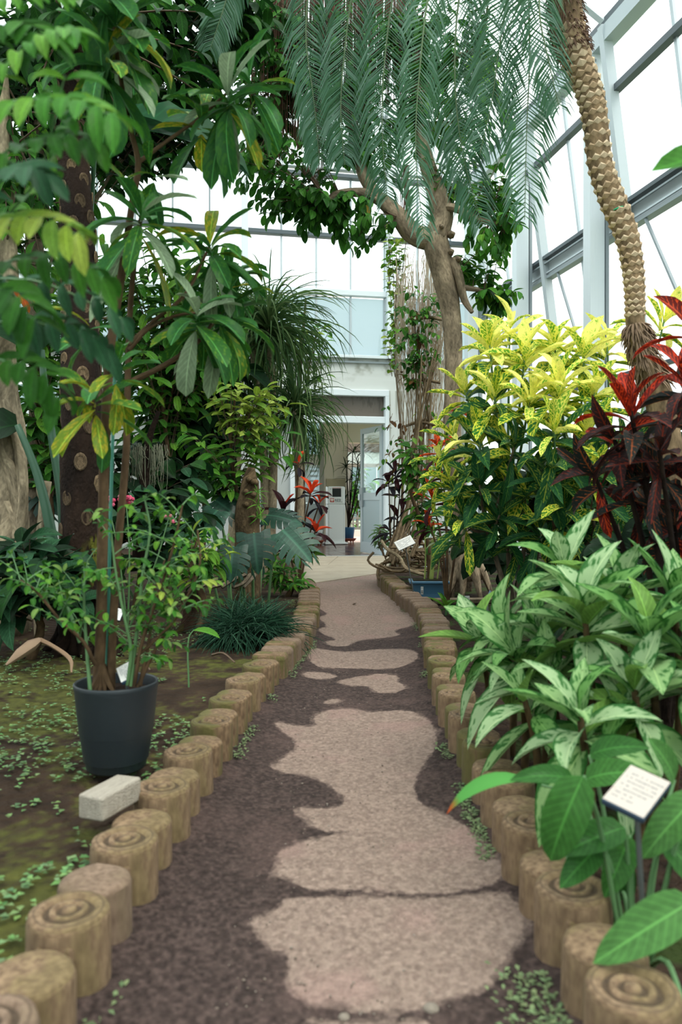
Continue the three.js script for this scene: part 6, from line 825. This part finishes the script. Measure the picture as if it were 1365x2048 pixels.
{ // broad plain leaves at bottom right
  const d = 1.62, b = onR(1270, d), R = rng(440), pl = new Plant('peace_lily', 'broad glossy green leaves around the label at bottom right', 'plant', b), g = [leafGeo('ovate', { bend: 0.5, rows: 10, fold: 0.18, wave: 0.05, cols: 2 }), leafGeo('ovate', { bend: 1.0, rows: 10, fold: 0.2, wave: 0.05, cols: 2 })];
  for (const [x, y, tx, ty, dd, l, w, fy, m] of [[1168, 1552, 1085, 1722, -0.05, 0.2, 0.115, 0.9, 0], [1250, 1655, 1130, 1690, 0, 0.16, 0.085, 0.9, 1], [1200, 1690, 1140, 1750, 0, 0.13, 0.075, 0.8, 1], [1260, 1670, 1225, 1770, 0.03, 0.14, 0.08, 0.8, 0], [1400, 1590, 1300, 1680, -0.05, 0.18, 0.09, 0.8, 2], [1390, 1800, 1200, 1910, -0.22, 0.22, 0.1, 0.7, 2], [1170, 1560, 1235, 1530, 0.1, 0.14, 0.085, 0.9, 0], [1150, 1560, 1070, 1530, 0.1, 0.16, 0.06, 0.9, 1], [1240, 1800, 1260, 1720, 0.1, 0.12, 0.07, 0.9, 1], [1350, 1560, 1330, 1490, 0.1, 0.14, 0.08, 0.7, 2], [1370, 2010, 1275, 2028, -0.3, 0.11, 0.03, 0.9, 2], [1330, 1680, 1390, 1740, 0, 0.15, 0.09, 0.8, 1], [1180, 1510, 1240, 1480, 0.15, 0.14, 0.07, 0.8, 1]]) { const p = P(x, y, d + dd), e = P(tx, ty, d + dd - 0.06); pl.leaf(p, e.clone().sub(p), V(R() * 0.3 - 0.15, fy, 0.75), l, w, pick(g, R()), lm.spath[m]); const f = V(lerp(b.x, p.x, 0.25), bedR(b.x, d), lerp(b.z, p.z, 0.25)); pl.tube('stalk', [f, f.clone().lerp(p, 0.6).add(V(0, 0.05, 0)), p], [0.006, 0.005, 0.004], bk.greenstem, { seg: 5 }); }
  const p = P(1085, 1570, 1.85), q = P(985, 1560, 1.8); pl.tube('stalk', [V(b.x - 0.15, 0.1, b.z), P(1130, 1590, 1.8), p], [0.005, 0.004, 0.003], bk.greenstem, { seg: 5 }); pl.leaf(P(1060, 1562, 1.85), V(-1, 0.02, 0.05), V(0, 1, 0.35), 0.225, 0.05, leafGeo('lance', { bend: 0.95, rows: 9, fold: 0.25 }), leafMat('#ffffff', { map: tex(32, 128, (u, v) => mixc([0.35, 0.62, 0.3], [0.72, 0.32, 0.14], step(0.8, 0.97, v + 0.05 * noise(u * 6, v * 10)))) }));
  pl.done();
}
{ // stray leaf of a plant standing beside the viewer
  const d = 1.5, b = onR(1900, d), pl = new Plant('rubber_plant', 'single blurred green leaf reaching in at the right margin', 'plant', b); pl.tube('stem', [b.clone(), P(1800, 700, d), P(1700, 330, d)], [0.014, 0.012, 0.008], bk.cane, { seg: 6 }); for (const [x, y, tx, ty] of [[1480, 300, 1320, 318], [1700, 330, 1600, 250], [1740, 450, 1650, 500]]) { const p = P(x, y, d), e = P(tx, ty, d); if (x === 1480) pl.tube('twig', [P(1700, 330, d), P(1600, 300, d), p], [0.006, 0.004], bk.greenstem, { seg: 5 }); pl.leaf(p, e.sub(p), V(0, 0.6, 0.8), 0.17, 0.075, gEll[0], lm.bright[2]); } pl.done();
}
// ---------------------------------------------------------------- plants behind the door
{ const d = 18.2, b = P(697, HY, d).setY(0.34), R = rng(450), pl = new Plant('fan_palm', 'potted palm with thin canes behind the AED cabinet', 'palm', b), g = [leafGeo('strap', { asp: 0.06, bend: 0.7, rows: 4 }), leafGeo('strap', { asp: 0.06, bend: 1.2, rows: 4 })];
  for (const [x, y] of [[693, 935], [706, 905], [716, 930], [700, 960], [722, 980], [725, 905], [690, 1000]]) { const p = P(x, y, d); pl.tube('cane', [b.clone(), b.clone().lerp(p, 0.5).add(V(0.02, 0, 0)), p], [0.018, 0.016, 0.012], bk.dark, { seg: 5 }); rosette(pl, p, V((R() - 0.5), 0.9, 0.3), R, { n: 14, e0: 0.3, e1: 1.7, len: 0.42, wid: 0.035, geos: g, mats: lm.dark }); } pl.done(); }
{ const d = 21.5, b = P(738, HY, d + 0.6).setY(0.02), R = rng(451), pl = new Plant('white_orchid', 'white orchid flowers in the house beyond the porch', 'flower', b), w = mat('#f1f0ea', { roughness: 0.7 }), fg = leafGeo('ellip', { rows: 3, bend: 0.5 });
  for (let i = 0; i < 12; i++) { const p = P(728 + R() * 14, 1020 + R() * 22, d + 0.5); pl.tube('stalk', [b.clone(), b.clone().lerp(p, 0.6).add(V(0, 0.2, 0)), p], [0.01, 0.008, 0.005], bk.greenstem, { seg: 4 }); for (let k = 0; k < 5; k++) pl.leaf(p, V(Math.cos(k * 1.256), Math.sin(k * 1.256), 0.3), V(0, 0, 1), 0.1, 0.08, fg, w, 'petal'); } for (let i = 0; i < 6; i++) rosette(pl, b.clone().add(V((R() - 0.5) * 0.7, 0.1, R() * 0.3)), V(0, 1, 0.2), R, { n: 8, e0: 0.3, e1: 1.5, len: 0.4, wid: 0.1, geos: gLance, mats: lm.mid }); pl.done(); }
bush('distant_shrub', 'green shrubs blurred in the house beyond the porch', 'shrub', 712, 23.5, [712, 960], [[705, 1000, 0.5, 0.5, 14], [730, 1000, 0.5, 0.5, 14], [715, 960, 0.6, 0.4, 10]], { seed: 452, len: 0.25, wid: 0.11, geos: gEll, mats: [...lm.mid, ...lm.bright], n: 8 });
bush('hanging_palm', 'dark feathery palm leaves at the porch window', 'palm', 600, 15.2, [612, 860], [[612, 880, 0.35, 0.25, 12], [640, 870, 0.2, 0.15, 6]], { seed: 453, len: 0.3, wid: 0.02, geos: [leafGeo('strap', { asp: 0.06, bend: 0.8, rows: 4 })], mats: [...lm.dark, lm.deep[0]], n: 16, rad: [0.03, 0.025, 0.02, 0.01] });
// conifers outside the misted glass, haze painted into their pale foliage colour
for (const [px, h, lab] of [[620, 6.1, 'left haze-tinted conifer outside the end wall glass'], [690, 6.6, 'middle haze-tinted conifer outside the end wall glass'], [760, 6.2, 'right haze-tinted conifer outside the end wall glass']]) {
  const d = 28, b = P(px, HY, d).setY(-0.2), g = thing('conifer', lab, 'tree', b, { group: 'conifers outside' }), cg = new THREE.ConeGeometry(1, 1, 14, 6), p = cg.attributes.position; for (let i = 0; i < p.count; i++) { const k = 0.85 + 0.3 * noise(p.getX(i) * 4 + px, p.getY(i) * 9, p.getZ(i) * 4); p.setX(i, p.getX(i) * k); p.setZ(i, p.getZ(i) * k); } cg.computeVertexNormals(); part(g, 'foliage', cg, mat('#6f8f88', { roughness: 1 }), [0, (h + 0.6) / 2 + 0.5, 0], { scale: [0.6, h + 0.6, 0.6] }); part(g, 'trunk', new THREE.CylinderGeometry(0.1, 0.14, 1.2, 8), bk.dark, [0, 0.5, 0]);
}
scene.traverse((o) => { if (o.isMesh) { o.castShadow = true; o.receiveShadow = true; } });
renderer.render(scene, camera);
